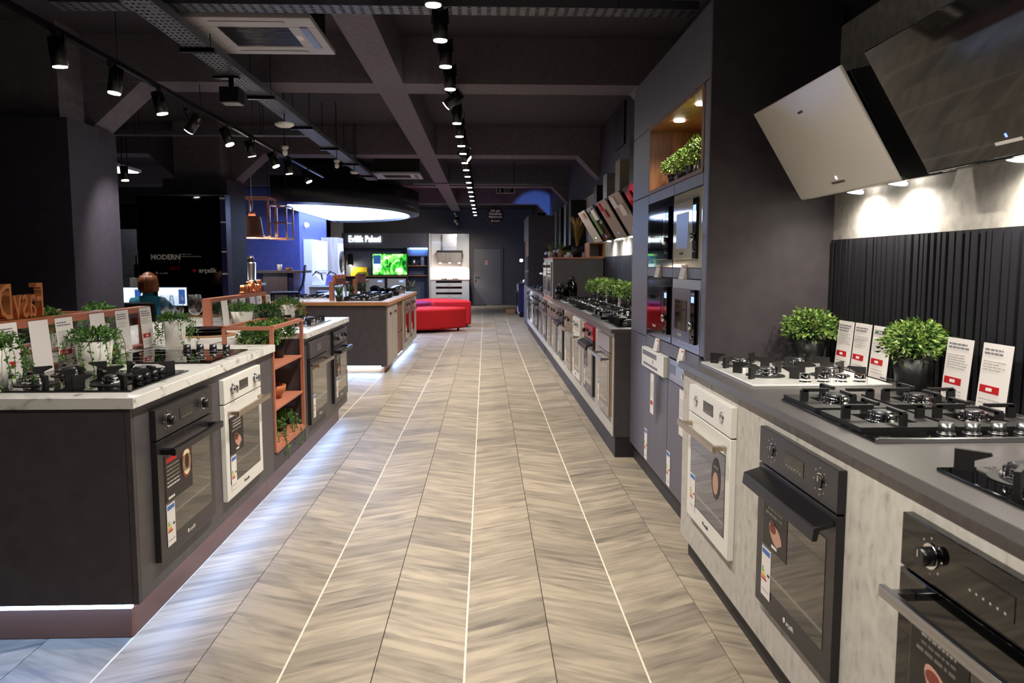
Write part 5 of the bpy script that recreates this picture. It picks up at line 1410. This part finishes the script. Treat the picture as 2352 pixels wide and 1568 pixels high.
body = skinned('body', [((0, 0, .58), (.15, .11)), ((0, .03, .72), (.145, .10)), ((0, .05, .88), (.165, .105)), ((0, .06, .98), (.15, .09)), ((0, .065, 1.04), .06), ((0, .085, 1.10), .052),
                        ((-.17, .06, .975), .062), ((-.24, .14, .80), .048), ((-.17, .36, .76), .036), ((-.13, .45, .775), .028),
                        ((.17, .06, .975), .062), ((.27, .16, .83), .048), ((.21, .40, .78), .036), ((.17, .47, .785), .028),
                        ((-.09, .02, .56), .09), ((-.11, .42, .55), .075), ((-.11, .44, .15), .05), ((-.11, .50, .05), .04), ((-.11, .58, .04), .035),
                        ((.09, .02, .56), .09), ((.11, .42, .55), .075), ((.11, .44, .15), .05), ((.11, .50, .05), .04), ((.11, .58, .04), .035)],
               [(0, 1), (1, 2), (2, 3), (3, 4), (4, 5), (3, 6), (6, 7), (7, 8), (8, 9), (3, 10), (10, 11), (11, 12), (12, 13), (0, 14), (14, 15), (15, 16), (16, 17), (17, 18), (0, 19), (19, 20), (20, 21), (21, 22), (22, 23)], 'fabric_teal', pz)
mb = MB().ellipsoid((0, .12, 1.20), (.075, .095, .11), 18, 14); mb.ellipsoid((0, .215, 1.19), (.012, .018, .02), 8, 6)
for s_ in (-1, 1): mb.ellipsoid((.076 * s_, .12, 1.19), (.01, .02, .03), 8, 6)
head = mb.build('head', 'skin', pz)
mb = MB()
for s_ in (-1, 1): mb.ellipsoid((.03 * s_, .208, 1.215), (.012, .008, .008), 8, 6)
mb.ellipsoid((0, .205, 1.145), (.022, .008, .006), 8, 6); mb.build('face_features', 'meat_dark', head)
mb = MB(); rr = random.Random(2)
mb.ellipsoid((0, .095, 1.205), (.098, .108, .122), 22, 16)
for k in range(46):
    a = math.pi + (k / 45) * math.pi; rad = .096 + rr.uniform(-.004, .006)
    x, y = rad * math.cos(a), .10 + rad * 1.05 * math.sin(a)
    mb.tube([(x * .8, .10 + (y - .10) * .8, 1.28), (x, y, 1.20), (x * 1.04, y, 1.12 + rr.uniform(-.012, .01)), (x * .95, y + .008, 1.085 + rr.uniform(-.015, .015))], [.02, .022, .02, .008], 6)
mb.build('hair', 'hair', pz)
for s_, hx, hy, hz in ((-1, -.125, .47, .772), (1, .165, .49, .782)):
    H_ = [((hx, hy, hz), .024), ((hx, hy + .05, hz - .004), .022)]; E_ = [(0, 1)]
    for k in range(4):
        fx = hx + (-.024 + k * .016); L = (.05, .06, .056, .045)[k]
        b0 = len(H_); H_ += [((fx, hy + .075, hz - .002), .0085), ((fx, hy + .075 + L * .55, hz - .004), .008), ((fx, hy + .075 + L, hz - .016), .0065)]; E_ += [(1, b0), (b0, b0 + 1), (b0 + 1, b0 + 2)]
    b0 = len(H_); H_ += [((hx - s_ * .028, hy + .03, hz - .006), .009), ((hx - s_ * .04, hy + .06, hz - .014), .0075)]; E_ += [(0, b0), (b0, b0 + 1)]
    skinned('hand', H_, E_, 'skin', pz, 0, 1)
# far left showroom seen past the columns
t = thing('refrigerator', 'tall steel refrigerator glimpsed between the two columns', 'refrigerator', (-7.1, 15.2, 0)); bx('casing', 'steel', -.45, .45, 0, .7, .03, 2.1, t); bx('door', 'steel', -.44, .44, -.03, 0, .05, 1.2, t); bx('door', 'steel', -.44, .44, -.03, 0, 1.22, 2.09, t); bx('notice', 'paper', -.2, -.08, -.033, -.03, 1.45, 1.75, t); bx('handle', 'chrome', .36, .39, -.07, -.03, .9, 1.6, t)
t = thing('white_display_shelf', 'white display shelf with small appliances behind the person', 'shelf', (-5.55, 13.0, 0)); bx('body', 'white', -.35, .35, 0, .4, 0, 1.2, t); bx('appliance', 'black_satin', -.25, -.05, -.05, .2, 1.202, 1.42, t); bx('appliance', 'white_gloss', .02, .2, -.05, .2, 1.202, 1.5, t); bx('price_sheet', 'paper', -.3, -.05, -.004, 0, .95, 1.15, t)
t = thing('cream_partition', 'narrow cream partition board behind the near column', 'partition', (0, 0, 0)); bx('board', 'cream', -5.03, -4.97, 9.9, 9.95, 0, 1.14, t); bx('foot', 'steel_dark', -5.05, -4.96, 9.8, 10.05, 0, .01, t)
t = thing('ceiling_panel_light', 'cool panel light over the far left showroom', 'ceiling light', (-6.6, 13.2, 3.0)); bx('frame', 'white', -.62, .62, -.62, .62, .01, .06, t); bx('diffuser', 'lens_cool', -.58, .58, -.58, .58, 0, .012, t); MB().cyl((0, 0, .06), (0, 0, .4), .01, n=6).build('hanger', 'black_metal', t)
